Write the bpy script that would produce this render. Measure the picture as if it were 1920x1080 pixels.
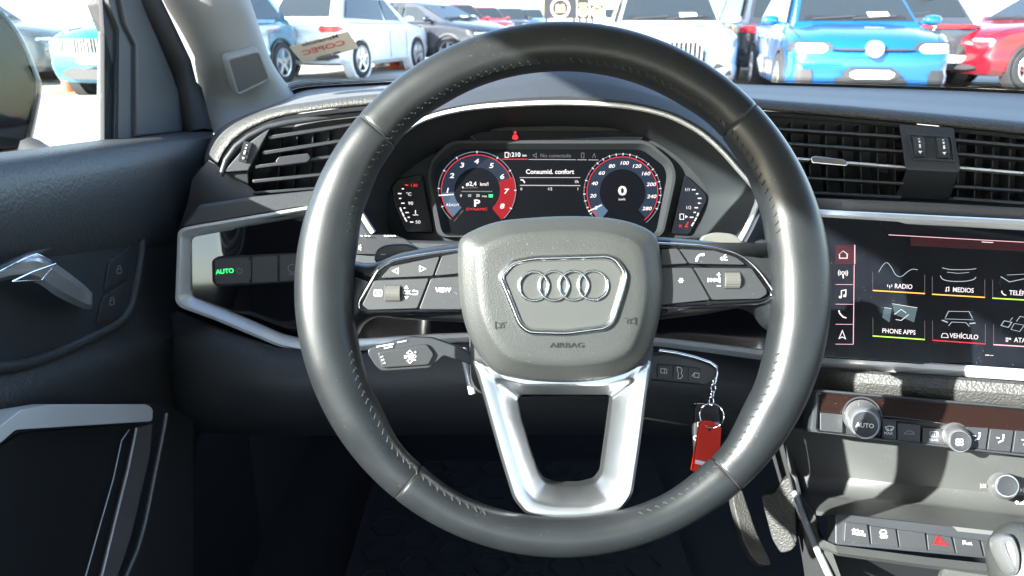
import bpy, math, random
from mathutils import Vector, Matrix
random.seed(7)
sc = bpy.context.scene
for o in list(bpy.data.objects): bpy.data.objects.remove(o)
R = math.radians

# ---------------------------------------------------------------- camera
FPX = 1450.0                       # focal length in photograph pixels (1920 wide)
PITCH = R(19.3)
CAM = Vector((0, 0, 1.22))
cd = bpy.data.cameras.new('camera'); cam = bpy.data.objects.new('camera', cd)
sc.collection.objects.link(cam); sc.camera = cam
cam.location = CAM; cam.rotation_euler = (R(90) - PITCH, 0, 0)
cd.sensor_width = 36; cd.lens = 36 * FPX / 1920; cd.clip_start = 0.02; cd.clip_end = 2000
cd.dof.use_dof = True; cd.dof.focus_distance = 0.66; cd.dof.aperture_fstop = 14
sc.render.resolution_x = 1024; sc.render.resolution_y = 576

# ---------------------------------------------------------------- light
SUN_DIR = Vector((1.0, 0.72, -0.58)).normalized()          # the way the light travels
world = bpy.data.worlds.new('World'); sc.world = world; world.use_nodes = True
wn = world.node_tree.nodes; wl = world.node_tree.links
bg = wn['Background']; bg.inputs[1].default_value = 0.13
sky = wn.new('ShaderNodeTexSky'); sky.sky_type = 'NISHITA'; sky.sun_disc = False
sky.sun_elevation = math.asin(-SUN_DIR.z)
sky.sun_rotation = math.atan2(-SUN_DIR.x, -SUN_DIR.y)
wl.new(sky.outputs[0], bg.inputs[0])
sd = bpy.data.lights.new('sun', 'SUN'); sun = bpy.data.objects.new('sun', sd); sc.collection.objects.link(sun)
sd.energy = 5.0; sd.angle = R(0.6); sd.color = (1, .975, .93)
sun.rotation_euler = SUN_DIR.to_track_quat('-Z', 'Y').to_euler(); sun.location = (-6, -4, 6)
sc.view_settings.view_transform = 'Standard'; sc.view_settings.look = 'None'
sc.view_settings.gamma = 1; sc.view_settings.use_curve_mapping = False
sc.view_settings.exposure = 2.85

# ---------------------------------------------------------------- pixel rays and working planes
Rv = Vector((1, 0, 0)); Uv = Vector((0, math.sin(PITCH), math.cos(PITCH))); Fv = Vector((0, math.cos(PITCH), -math.sin(PITCH)))
def ray(u, v): return Fv + Rv * ((u - 960) / FPX) + Uv * ((540 - v) / FPX)
def pt(u, v, t): return CAM + ray(u, v) * t

class Plane:
    """a flat working plane of the place: origin, right, up and outward normal"""
    def __init__(s, o, ex, ey):
        s.o = o; s.ex = ex.normalized(); s.n = s.ex.cross(ey).normalized(); s.ey = s.n.cross(s.ex)
        s.t = (o - CAM).dot(Fv); s.mpp = s.t / FPX
    def px(s, p, z=0.0):
        r = ray(p[0], p[1]); q = s.o + s.n * z
        w = CAM + r * ((q - CAM).dot(s.n) / r.dot(s.n)) - s.o
        return Vector((w.dot(s.ex), w.dot(s.ey)))
    def poly(s, ps, z=0.0): return [s.px(p, z) for p in ps]
    def w(s, x, y, z=0.0): return s.o + s.ex * x + s.ey * y + s.n * z
    def wpx(s, u, v, z=0.0):
        q = s.px((u, v), z); return s.w(q.x, q.y, z)
def facing(u, v, t, yaw=0.0, e=20.0):
    """plane through pixel u,v at depth t; yaw>0 turns it to the driver's left, e tips it up"""
    y = R(yaw); e = R(e)
    n = Vector((-math.sin(y) * math.cos(e), -math.cos(y) * math.cos(e), math.sin(e)))
    ex = Vector((math.cos(y), -math.sin(y), 0))
    return Plane(pt(u, v, t), ex, n.cross(ex))

# ---------------------------------------------------------------- 2D helpers
def rnd(ps, r, n=5):
    """round the corners of a closed polygon; r one number or one per corner"""
    out = []; N = len(ps)
    for i in range(N):
        a, b, c = Vector(ps[i - 1][:2]), Vector(ps[i][:2]), Vector(ps[(i + 1) % N][:2])
        rr = r[i] if isinstance(r, (list, tuple)) else r
        la, lc = (a - b).length, (c - b).length
        rr = min(rr, la * .48, lc * .48)
        if rr < 1e-6: out.append(b); continue
        p, q = b + (a - b) / la * rr, b + (c - b) / lc * rr
        for k in range(n + 1):
            f = k / n; out.append(p * (1 - f) ** 2 + b * 2 * f * (1 - f) + q * f * f)
    return out
def spl(ps, n=6, closed=False):
    P = [Vector(p) for p in ps]; N = len(P); out = []
    for i in range(N if closed else N - 1):
        if closed: a, b, c, d = P[i - 1], P[i], P[(i + 1) % N], P[(i + 2) % N]
        else: a, b, c, d = P[max(i - 1, 0)], P[i], P[i + 1], P[min(i + 2, N - 1)]
        for k in range(n):
            f = k / n
            out.append(.5 * (2 * b + (c - a) * f + (2 * a - 5 * b + 4 * c - d) * f * f + (3 * b - a - 3 * c + d) * f ** 3))
    if not closed: out.append(P[-1])
    return out
def area(ps): return sum(ps[i - 1].x * ps[i].y - ps[i].x * ps[i - 1].y for i in range(len(ps))) / 2
def ccw(ps):
    ps = [Vector(p[:2]) for p in ps]
    return ps if area(ps) > 0 else ps[::-1]
def clean(ps, eps=1e-5):
    out = []
    for p in ps:
        if not out or (p - out[-1]).length > eps: out.append(p)
    if len(out) > 2 and (out[0] - out[-1]).length < eps: out.pop()
    return out
def inset(ps, d):
    """mitred inward offset of a counter-clockwise polygon"""
    if abs(d) < 1e-9: return [p.copy() for p in ps]
    N = len(ps); out = []
    for i in range(N):
        a, b, c = ps[i - 1], ps[i], ps[(i + 1) % N]
        e1 = (b - a).normalized(); e2 = (c - b).normalized()
        n1, n2 = Vector((-e1.y, e1.x)), Vector((-e2.y, e2.x))
        m = n1 + n2; L = m.length
        m = n1 if L < 1e-6 else m / L
        k = max(m.dot(n1), .35); out.append(b + m * (d / k))
    return out
def resample(ps, n):
    """n points evenly along a closed polygon, from its first point"""
    L = [0]; N = len(ps)
    for i in range(N): L.append(L[-1] + (ps[(i + 1) % N] - ps[i]).length)
    out = []; j = 0
    for k in range(n):
        s = L[-1] * k / n
        while L[j + 1] < s: j += 1
        f = (s - L[j]) / max(L[j + 1] - L[j], 1e-9)
        out.append(ps[j].lerp(ps[(j + 1) % N], f))
    return out

# ---------------------------------------------------------------- mesh builder
class MB:
    def __init__(s): s.v = []; s.f = []
    def add(s, vs, fs):
        k = len(s.v); s.v += [Vector(p) for p in vs]; s.f += [tuple(i + k for i in f) for f in fs]; return s
    def rings(s, rs, closed=True, cap0=False, cap1=False):
        n = len(rs[0]); vs = [p for r in rs for p in r]; fs = []
        for i in range(len(rs) - 1):
            for j in range(n if closed else n - 1):
                k = (j + 1) % n
                fs.append((i * n + j, i * n + k, (i + 1) * n + k, (i + 1) * n + j))
        if cap0: fs.append(tuple(range(n))[::-1])
        if cap1: fs.append(tuple((len(rs) - 1) * n + j for j in range(n)))
        return s.add(vs, fs)
    def loft(s, pl, ps, prof, cap0=False, cap1=True):
        """polygon (local 2D) lofted through (inset, height) steps"""
        ps = clean(ccw(ps))
        return s.rings([[pl.w(p.x, p.y, z) for p in inset(ps, d)] for d, z in prof], True, cap0, cap1)
    def slab(s, pl, ps, z0, z1, b=0.001, steps=2):
        q0 = clean(ccw(ps))
        def flips(d):
            q = inset(q0, d); return any((q[i] - q[i - 1]).dot(q0[i] - q0[i - 1]) <= 0 for i in range(len(q0)))
        while b > 1e-5 and flips(b * 1.35 + min(.0001, b)): b *= .75
        prof = [(0, z0), (0, z1 - b)]
        for k in range(1, steps + 1):
            a = k / steps * math.pi / 2
            prof.append((b * (1 - math.cos(a)), z1 - b + b * math.sin(a)))
        prof.append((b * 1.35 + min(.0001, b), z1))
        return s.loft(pl, ps, prof, True, True)
    def slabpx(s, pl, pxs, z0, z1, b=0.001, steps=2): return s.slab(pl, pl.poly(pxs, z1), z0, z1, b, steps)
    def blend(s, pl, outer, inner, prof, n=96, cap=False):
        """rings between two outlines; prof is (share towards the inner one, height)"""
        o = resample(clean(ccw(outer)), n); q = resample(clean(ccw(inner)), n)
        k = min(range(n), key=lambda k: sum((o[i] - q[(i + k) % n]).length for i in range(0, n, 4)))
        q = q[k:] + q[:k]
        rs = []
        for sh, z in prof:
            rs.append([pl.w(*(o[i].lerp(q[i], sh)), z) for i in range(n)])
        return s.rings(rs, True, False, cap)
    def tube(s, path, rad, seg=8, closed=False, caps=True, up=None, flat=1.0):
        P = [Vector(p) for p in path]; N = len(P); rs = []
        ref = Vector(up) if up else Vector((0.03, 0.02, 1))
        for i in range(N):
            a = P[i - 1] if (i > 0 or closed) else P[i]; b = P[(i + 1) % N] if (i < N - 1 or closed) else P[i]
            t = (b - a).normalized(); x = ref.cross(t)
            if x.length < 1e-4: x = Vector((1, 0, 0)).cross(t)
            x.normalize(); y = t.cross(x)
            r = rad(i / max(N - 1, 1)) if callable(rad) else rad
            rs.append([P[i] + x * math.cos(2 * math.pi * k / seg) * r + y * math.sin(2 * math.pi * k / seg) * r * flat for k in range(seg)])
        if closed: rs.append(rs[0])
        return s.rings(rs, True, caps and not closed, caps and not closed)
    def box(s, pl, x0, x1, y0, y1, z0, z1, b=0.0008):
        return s.slab(pl, [Vector((x0, y0)), Vector((x1, y0)), Vector((x1, y1)), Vector((x0, y1))], z0, z1, b)
    def bar(s, pl, a, b, wpx, z0, z1, bev=.0006):
        """straight bar between two pixels, wpx thick in the photograph"""
        p, q = pl.px(a, z1), pl.px(b, z1); d = (q - p).normalized(); m = Vector((-d.y, d.x)) * (wpx * pl.mpp / 2)
        return s.slab(pl, [p - m, q - m, q + m, p + m], z0, z1, bev)
    def stroke(s, pl, pxs, wpx, z, closed=False, th=.0003):
        """drawn line of even width on a plane, with its own small thickness"""
        P = clean([pl.px(p, z) for p in pxs]); N = len(P); w = wpx * pl.mpp / 2; L = []; Rr = []
        for i in range(N):
            a = P[i - 1] if (i > 0 or closed) else None; c = P[(i + 1) % N] if (i < N - 1 or closed) else None
            e1 = (P[i] - a).normalized() if a is not None else (c - P[i]).normalized()
            e2 = (c - P[i]).normalized() if c is not None else e1
            n1, n2 = Vector((-e1.y, e1.x)), Vector((-e2.y, e2.x)); m = n1 + n2
            m = n1 if m.length < 1e-5 else m.normalized(); k = max(m.dot(n1), .45)
            L.append(P[i] + m * (w / k)); Rr.append(P[i] - m * (w / k))
        rs = [[pl.w(*l, z), pl.w(*l, z + th), pl.w(*r, z + th), pl.w(*r, z)] for l, r in zip(L, Rr)]
        if closed: rs.append(rs[0])
        return s.rings(rs, True, not closed, not closed)
    def fill(s, pl, pxs, z, th=.0003): return s.slab(pl, pl.poly(pxs, z), z, z + th, .00005, 1)
    def disc(s, pl, c, r, z0, z1, b=.001, n=32, steps=2):
        q = pl.px(c, z1); r *= pl.mpp
        return s.slab(pl, [q + Vector((math.cos(2 * math.pi * k / n), math.sin(2 * math.pi * k / n))) * r for k in range(n)], z0, z1, b, steps)
    def arc(s, pl, c, r0, r1, a0, a1, z, n=40, th=.0003):
        """flat ring sector; radii in photograph pixels, angles in degrees"""
        q = pl.px(c, z); rs = []
        for k in range(n + 1):
            a = R(a0 + (a1 - a0) * k / n); d = Vector((math.cos(a), math.sin(a))) * pl.mpp
            i, o = q + d * r0, q + d * r1
            rs.append([pl.w(*o, z), pl.w(*o, z + th), pl.w(*i, z + th), pl.w(*i, z)])
        full = abs(abs(a1 - a0) - 360) < .01
        return s.rings(rs, True, not full, not full)
    def grid(s, rows): return s.rings(rows, False)
    def ball(s, c, rx, ry, rz, n=10, m=6):
        c = Vector(c); rs = []
        for i in range(m + 1):
            a = -math.pi / 2 + math.pi * i / m; r = max(math.cos(a), .02)
            rs.append([c + Vector((math.cos(2 * math.pi * k / n) * r * rx, math.sin(2 * math.pi * k / n) * r * ry, math.sin(a) * rz)) for k in range(n)])
        return s.rings(rs, True, True, True)
    def build(s, name, mat, parent=None, smooth=40, **kw):
        return mesh_obj(name, s.v, s.f, mat, parent, smooth, **kw)

ORG = {}
def link(o): sc.collection.objects.link(o); return o
def tag(o, label=None, cat=None, group=None, kind=None):
    if label: o['label'] = label
    if cat: o['category'] = cat
    if group: o['group'] = group
    if kind: o['kind'] = kind
    return o
def thing(name, loc, label, cat, group=None):
    o = link(bpy.data.objects.new(name, None)); o.location = loc; o.empty_display_size = .05
    ORG[o.name] = Vector(loc); return tag(o, label, cat, group)
def mesh_obj(name, vs, fs, mat, parent=None, smooth=40, fixn=True, **kw):
    lo = Vector([min(p[i] for p in vs) for i in range(3)]); hi = Vector([max(p[i] for p in vs) for i in range(3)])
    org = Vector(((lo.x + hi.x) / 2, (lo.y + hi.y) / 2, lo.z))
    me = bpy.data.meshes.new(name); me.from_pydata([tuple(p - org) for p in vs], [], fs)
    if fixn:
        import bmesh
        bm = bmesh.new(); bm.from_mesh(me); bmesh.ops.recalc_face_normals(bm, faces=bm.faces); bm.to_mesh(me); bm.free()
    if smooth:
        me.polygons.foreach_set('use_smooth', [True] * len(me.polygons))
        try: me.set_sharp_from_angle(angle=R(smooth))
        except Exception: pass
    me.materials.append(mat); me.update()
    o = link(bpy.data.objects.new(name, me)); ORG[o.name] = org
    if parent:
        o.parent = parent; o.location = org - ORG[parent.name]
    else: o.location = org
    if kw: tag(o, **kw)
    return o
def text(name, s, pl, c, hpx, mat, parent, z=.0004, align='CENTER', shear=0, bold=0, rot=0, wide=1.0, mirror=False, th=.00015):
    """lettering lying on a plane; hpx is the height of a capital in photograph pixels"""
    cu = bpy.data.curves.new(name, 'FONT'); cu.body = s; cu.size = 1; cu.align_x = align; cu.align_y = 'CENTER'
    cu.shear = shear; cu.offset = bold; cu.extrude = .004; cu.resolution_u = 3
    ob = bpy.data.objects.new('t', cu); me = bpy.data.meshes.new_from_object(ob); bpy.data.objects.remove(ob)
    k = hpx * pl.mpp / .70; q = pl.px(c, z); ca, sa = math.cos(R(rot)), math.sin(R(rot)); vs = []
    for v in me.vertices:
        x, y = v.co.x * wide * k * (-1 if mirror else 1), v.co.y * k
        vs.append(pl.w(q.x + x * ca - y * sa, q.y + x * sa + y * ca, z + (th if v.co.z > 0 else 0)))
    fs = [tuple(p.vertices) for p in me.polygons]; bpy.data.meshes.remove(me)
    return mesh_obj(name, vs, fs, mat, parent, smooth=0)

# ---------------------------------------------------------------- materials
def material(name, col, rough=.5, metal=0.0, bump=None, coat=0.0, var=0.0, varscale=30, emit=None, estr=0.0, spec=.5, dust=0.0, voro=None, scratch=0.0):
    m = bpy.data.materials.new(name); m.use_nodes = True; nt = m.node_tree; N = nt.nodes; Lk = nt.links
    b = N['Principled BSDF']; b.inputs['Base Color'].default_value = (*col, 1); b.inputs['Roughness'].default_value = rough
    b.inputs['Metallic'].default_value = metal; b.inputs['Specular IOR Level'].default_value = spec
    if coat: b.inputs['Coat Weight'].default_value = coat; b.inputs['Coat Roughness'].default_value = .04
    if emit: b.inputs['Emission Color'].default_value = (*emit, 1); b.inputs['Emission Strength'].default_value = estr
    tc = N.new('ShaderNodeNewGeometry')
    colsock = None
    if var:
        n = N.new('ShaderNodeTexNoise'); n.inputs['Scale'].default_value = varscale; n.inputs['Detail'].default_value = 6; n.inputs['Roughness'].default_value = .65
        Lk.new(tc.outputs['Position'], n.inputs['Vector'])
        mx = N.new('ShaderNodeMix'); mx.data_type = 'RGBA'
        mx.inputs[6].default_value = (*[c * (1 - var) for c in col], 1); mx.inputs[7].default_value = (*[min(1, c * (1 + var)) for c in col], 1)
        Lk.new(n.outputs['Fac'], mx.inputs[0]); colsock = mx.outputs[2]
        rr = N.new('ShaderNodeMapRange'); rr.inputs[3].default_value = max(.02, rough * (1 - var * .5)); rr.inputs[4].default_value = min(1, rough * (1 + var * .5))
        Lk.new(n.outputs['Fac'], rr.inputs[0]); Lk.new(rr.outputs[0], b.inputs['Roughness'])
    if dust:
        n = N.new('ShaderNodeTexVoronoi'); n.inputs['Scale'].default_value = 330; n.inputs['Randomness'].default_value = 1
        Lk.new(tc.outputs['Position'], n.inputs['Vector'])
        r = N.new('ShaderNodeMapRange'); r.inputs[1].default_value = .06; r.inputs[2].default_value = .13; r.inputs[3].default_value = 1; r.inputs[4].default_value = 0
        Lk.new(n.outputs['Distance'], r.inputs[0])
        g = N.new('ShaderNodeTexNoise'); g.inputs['Scale'].default_value = 60; Lk.new(tc.outputs['Position'], g.inputs['Vector'])
        g2 = N.new('ShaderNodeMapRange'); g2.inputs[1].default_value = .52; g2.inputs[2].default_value = .66; Lk.new(g.outputs['Fac'], g2.inputs[0])
        mu = N.new('ShaderNodeMath'); mu.operation = 'MULTIPLY'; Lk.new(r.outputs[0], mu.inputs[0]); Lk.new(g2.outputs[0], mu.inputs[1])
        mu2 = N.new('ShaderNodeMath'); mu2.operation = 'MULTIPLY'; mu2.inputs[1].default_value = dust; Lk.new(mu.outputs[0], mu2.inputs[0])
        mx = N.new('ShaderNodeMix'); mx.data_type = 'RGBA'; mx.inputs[6].default_value = (*col, 1); mx.inputs[7].default_value = (.45, .43, .4, 1)
        if colsock: Lk.new(colsock, mx.inputs[6])
        Lk.new(mu2.outputs[0], mx.inputs[0]); colsock = mx.outputs[2]
    if colsock: Lk.new(colsock, b.inputs['Base Color'])
    if bump or voro:
        if voro:
            n = N.new('ShaderNodeTexVoronoi'); n.feature = 'SMOOTH_F1'; n.inputs['Scale'].default_value = voro[0]; out = n.outputs['Distance']; st, ds = voro[1], voro[2]
            ns = N.new('ShaderNodeTexNoise'); ns.inputs['Scale'].default_value = voro[0] * .7
            ad = N.new('ShaderNodeVectorMath'); ad.operation = 'MULTIPLY_ADD'; ad.inputs[1].default_value = (.8 / voro[0],) * 3
            Lk.new(tc.outputs['Position'], ns.inputs['Vector']); Lk.new(ns.outputs['Color'], ad.inputs[0]); Lk.new(tc.outputs['Position'], ad.inputs[2]); Lk.new(ad.outputs[0], n.inputs['Vector'])
        else:
            n = N.new('ShaderNodeTexNoise'); n.inputs['Scale'].default_value = bump[0]; n.inputs['Detail'].default_value = 3; out = n.outputs['Fac']; st, ds = bump[1], bump[2]
            Lk.new(tc.outputs['Position'], n.inputs['Vector'])
        bp = N.new('ShaderNodeBump'); bp.inputs['Strength'].default_value = st; bp.inputs['Distance'].default_value = ds
        Lk.new(out, bp.inputs['Height']); Lk.new(bp.outputs[0], b.inputs['Normal'])
    return m
def glass_mat(name, tint=(.93, .96, .95), gloss=.9):
    m = bpy.data.materials.new(name); m.use_nodes = True; nt = m.node_tree; N = nt.nodes; Lk = nt.links; N.remove(N['Principled BSDF'])
    t = N.new('ShaderNodeBsdfTransparent'); t.inputs[0].default_value = (*tint, 1)
    g = N.new('ShaderNodeBsdfGlossy'); g.inputs['Roughness'].default_value = .02; g.inputs[0].default_value = (gloss,) * 3 + (1,)
    lw = N.new('ShaderNodeLayerWeight'); lw.inputs[0].default_value = .5
    pw = N.new('ShaderNodeMath'); pw.operation = 'POWER'; pw.inputs[1].default_value = 5; Lk.new(lw.outputs['Facing'], pw.inputs[0])
    fr = N.new('ShaderNodeMath'); fr.operation = 'MULTIPLY_ADD'; fr.inputs[1].default_value = .93; fr.inputs[2].default_value = .035; Lk.new(pw.outputs[0], fr.inputs[0])
    mx = N.new('ShaderNodeMixShader'); Lk.new(fr.outputs[0], mx.inputs[0]); Lk.new(t.outputs[0], mx.inputs[1]); Lk.new(g.outputs[0], mx.inputs[2])
    Lk.new(mx.outputs[0], N['Material Output'].inputs[0]); return m
def glow(name, col, s): return material(name, tuple(c * .015 for c in col), .35, emit=col, estr=s, spec=.15)

M = dict(
 leather=material('black leather', (.0125, .0140, .0155), .37, bump=(1000, .20, .0004), var=.3, varscale=45, dust=.25),
 hub=material('grained airbag plastic', (.034, .0355, .0345), .43, voro=(1150, .32, .0004), var=.15, varscale=20, dust=.4),
 plastic=material('dark soft plastic', (.044, .046, .049), .55, voro=(420, .35, .0005), var=.15, varscale=15, dust=.25),
 pad=material('dash top plastic', (.100, .097, .097), .62, voro=(420, .5, .0007), var=.22, varscale=14, dust=.6),
 roll=material('grained dash roll', (.038, .037, .035), .55, voro=(560, .9, .0010), var=.15, dust=.3),
 door=material('door skin', (.034, .035, .036), .5, voro=(360, .6, .0007), var=.15, varscale=10),
 hood=material('cluster hood', (.024, .027, .034), .6, voro=(420, .3, .0005), var=.12),
 inner=material('cluster surround', (.015, .017, .019), .6, spec=.3, var=.1),
 smooth=material('smooth dark plastic', (.028, .030, .034), .42, bump=(1500, .1, .0002), var=.12, dust=.35),
 button=material('button plastic', (.026, .027, .030), .45, var=.12, dust=.45),
 console=material('console plastic', (.055, .056, .055), .5, bump=(1400, .15, .0003), var=.12, dust=.35),
 knob=material('knurled silver', (.50, .50, .51), .28, .85),
 dark=material('black cavity plastic', (.010, .011, .013), .6, var=.2),
 carpet=material('black carpet', (.015, .016, .018), .95, bump=(700, .8, .002), var=.3, varscale=80),
 gloss=material('piano black', (.006, .006, .008), .07, coat=1.0, dust=.5),
 glassblk=material('display glass', (.006, .007, .010), .14, var=.7, varscale=28, dust=.35),
 silver=material('satin silver trim', (.60, .61, .63), .33, .45, bump=(1200, .05, .0001), var=.08, varscale=60),
 silverb=material('silver spoke', (.62, .63, .65), .33, 1.0, bump=(1600, .06, .0001), var=.06, dust=.15),
 chrome=material('chrome', (.82, .83, .85), .08, 1.0),
 rubber=material('rubber seal', (.012, .012, .013), .7, bump=(600, .3, .0005)),
 fabric=material('grey pillar fabric', (.235, .24, .235), .85, bump=(1400, .4, .0006), var=.06),
 fabricd=material('tweeter mesh cloth', (.15, .15, .15), .85),
 white=material('white print', (.72, .72, .70), .6),
 grey=material('grey print', (.22, .23, .25), .6),
 thread=material('stitching thread', (.020, .020, .019), .75),
 threadw=material('worn seam thread', (.030, .028, .024), .8),
 headliner=material('pale headliner', (.42, .42, .40), .9),
 seat=material('seat cloth', (.03, .03, .033), .8, var=.2),
 glass=glass_mat('window glass', (.93, .96, .95), .3),
 ws=glass_mat('windscreen glass', (.92, .95, .94), .8),
 wht=glow('lit white', (1, .92, .93), .19), dim=glow('lit dim', (.9, .8, .85), .03), red=glow('lit red', (1, .05, .06), .17),
 redz=glow('lit red zone', (1, .03, .05), .062), blue=glow('lit blue band', (.10, .16, .28), .035), blue2=glow('lit pale blue', (.25, .42, .65), .06),
 green=glow('lit green', (.05, 1, .25), .30), orange=glow('lit orange', (1, .45, .08), .30), lime=glow('lit lime', (.5, 1, .1), .26),
 pink=glow('lit pink', (1, .55, .62), .22), pinkd=glow('lit faint pink', (1, .30, .38), .005), teal=glow('lit teal', (.35, .55, .60), .05), scr=glow('screen black', (.03, .045, .08), .012),
 tag=material('red key tag', (.80, .035, .012), .25, coat=.4, emit=None),
 beige=material('lit paddle plastic', (.10, .098, .09), .5),
)

def translucent(m, col, f):
    """part of the light passes through thin coloured plastic"""
    nt = m.node_tree; b = nt.nodes['Principled BSDF']; t = nt.nodes.new('ShaderNodeBsdfTranslucent'); t.inputs[0].default_value = (*col, 1)
    x = nt.nodes.new('ShaderNodeMixShader'); x.inputs[0].default_value = f; nt.links.new(b.outputs[0], x.inputs[1]); nt.links.new(t.outputs[0], x.inputs[2]); nt.links.new(x.outputs[0], nt.nodes['Material Output'].inputs[0])
translucent(M['tag'], (1, .10, .02), .4)   # tagmat
# ================================================================ the car shell round the camera (roof, pillars, floor: out of frame, they shade the cabin)
def quadbox(name, corners, th, mat, parent):
    """four corners thickened along their normal"""
    c = [Vector(p) for p in corners]; n = (c[1] - c[0]).cross(c[3] - c[0]).normalized() * th
    m = MB(); m.rings([[p for p in c], [p + n for p in c]], True, True, True); return m.build(name, mat, parent, 30)
shell = thing('car_shell', (0.35, -.3, .30), 'pale lined roof, dark floor and bulkheads enclosing the driver seat', 'car body')
RZ = 1.54; RX0 = -.53; RX1 = 1.30
quadbox('roof_lining', [(RX0, .62, RZ), (RX1, .62, RZ), (RX1, -1.9, RZ), (RX0, -1.9, RZ)], -.05, M['headliner'], shell)
quadbox('floor_pan', [(-.60, 1.75, .33), (1.4, 1.75, .33), (1.4, -1.9, .33), (-.60, -1.9, .33)], .03, M['carpet'], shell)
quadbox('firewall', [(-.60, 1.62, .3), (1.4, 1.62, .3), (1.4, 1.40, 1.02), (-.60, 1.40, 1.02)], .03, M['carpet'], shell)
quadbox('rear_bulkhead', [(-.60, -1.9, .3), (1.4, -1.9, .3), (1.4, -1.9, 1.12), (-.60, -1.9, 1.12)], .03, M['seat'], shell)
quadbox('passenger_side', [(1.36, 1.6, .3), (1.36, -1.9, .3), (1.36, -1.9, 1.10), (1.36, 1.6, 1.05)], .04, M['door'], shell)
quadbox('centre_pillar', [(-.56, -.25, 1.08), (-.56, -.42, 1.08), (-.50, -.40, 1.56), (-.50, -.27, 1.56)], -.05, M['fabric'], shell)
quadbox('centre_pillar', [(1.36, -.25, 1.08), (1.36, -.42, 1.08), (1.30, -.40, 1.56), (1.30, -.27, 1.56)], .05, M['fabric'], shell)
quadbox('rear_door_side', [(-.56, -.42, .3), (-.56, -1.9, .3), (-.56, -1.9, 1.12), (-.56, -.42, 1.10)], -.05, M['door'], shell)
quadbox('windscreen_header', [(RX0, .60, RZ), (RX1, .60, RZ), (RX1, .70, RZ - .015), (RX0, .70, RZ - .015)], .03, M['headliner'], shell)

quadbox('kick_panel', [(-.50, 1.75, .3), (-.50, 1.05, .3), (-.50, 1.05, 1.00), (-.50, 1.75, .98)], -.05, M['carpet'], shell)
quadbox('bonnet', [(-.62, 1.45, 1.00), (1.42, 1.45, 1.00), (1.36, 2.55, .80), (-.56, 2.55, .80)], -.02, material('bonnet paint', (.05, .05, .055), .3, coat=1), shell)

# ================================================================ steering wheel
WC = (1055, 541); WT = .53
W = facing(WC[0], WC[1], WT, 0, 20)
mpp = W.mpp
wheel = thing('steering_wheel', W.w(0, -.19, -.02), 'black leather steering wheel with silver lower spoke and four-ring hub badge', 'steering wheel')
def interp(tab, x):
    for (a, b), (c, d) in zip(tab, tab[1:]):
        if a <= x <= c:
            f = (x - a) / (c - a); f = f * f * (3 - 2 * f); return b + (d - b) * f
    return tab[-1][1]
def rimw(a):
    a = a % 360; s = a if a <= 90 else (180 - a if a <= 270 else a - 360)        # mirror about the vertical axis, s in -90..90
    return interp([(-90, 72), (-66, 71), (-48, 78), (-30, 96), (-12, 106), (0, 110), (10, 108), (24, 98), (35, 90), (47, 84), (60, 88), (90, 90)], s)
def rim_point(a, phi, k=1.0):
    """a: way round the wheel, phi: round the tube (0 outer edge, 90 facing the driver)"""
    w = rimw(a); hw = w / 2 * mpp * k; rc = (504 - w / 2) * mpp; hd = min(.0185, w / 2 * mpp * .98) * k
    c, s_ = math.cos(R(phi)), math.sin(R(phi))
    c = math.copysign(abs(c) ** .9, c); s_ = math.copysign(abs(s_) ** .9, s_)
    r = rc + hw * c
    return W.w(math.cos(R(a)) * r, math.sin(R(a)) * r, hd * s_ - .004)
SEAMS = [43.5, 139.5, 231.5, 311.5]
def rim_segment(a0, a1, label):
    m = MB(); rs = []; n = int((a1 - a0) / 2)
    ends = [(a0 + .05, .90), (a0 + .12, .965), (a0 + .35, .99), (a0 + .9, 1)]
    st = ends + [(a0 + .9 + (a1 - a0 - 1.8) * k / n, 1) for k in range(1, n)] + [(2 * ((a0 + a1) / 2) - a, k) for a, k in ends[::-1]]
    for a, k in st: rs.append([rim_point(a, 360 * j / 28, k) for j in range(28)])
    m.rings(rs, True, True, True); o = m.build('rim_leather', M['leather'], wheel, 60); o['label'] = label; return o
rim_segment(SEAMS[0], SEAMS[1], 'smooth upper rim leather'); rim_segment(SEAMS[1], SEAMS[2], 'left grip leather')
rim_segment(SEAMS[2], SEAMS[3], 'lower rim leather'); rim_segment(SEAMS[3], SEAMS[0] + 360, 'right grip leather')
m = MB(); n = 168                                                       # cross stitches along the inner edge
for k in range(n):
    a = 360 * k / n
    if 165 < a < 196 or (344 < a or a < 15) or 252 < a < 288: continue
    p0, p1, p2 = rim_point(a - .3, 142, 1.0), rim_point(a, 138, 1.03), rim_point(a + .35, 134, 1.0)
    m.tube([p0, p1, p2], .0005, 5); m.tube([rim_point(a - .8, 144, .995), rim_point(a - .2, 145, 1.02)], .0004, 4)
m.build('stitching', M['thread'], wheel, 60, kind='stuff')
for i, a in enumerate(SEAMS):                                            # thread lying in each seam
    m = MB(); m.tube([rim_point(a, ph, .968) for ph in range(30, 160, 6)], .0005, 5)
    m.build('seam_thread', M['threadw'] if i in (1, 3) else M['thread'], wheel, 60)

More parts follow.
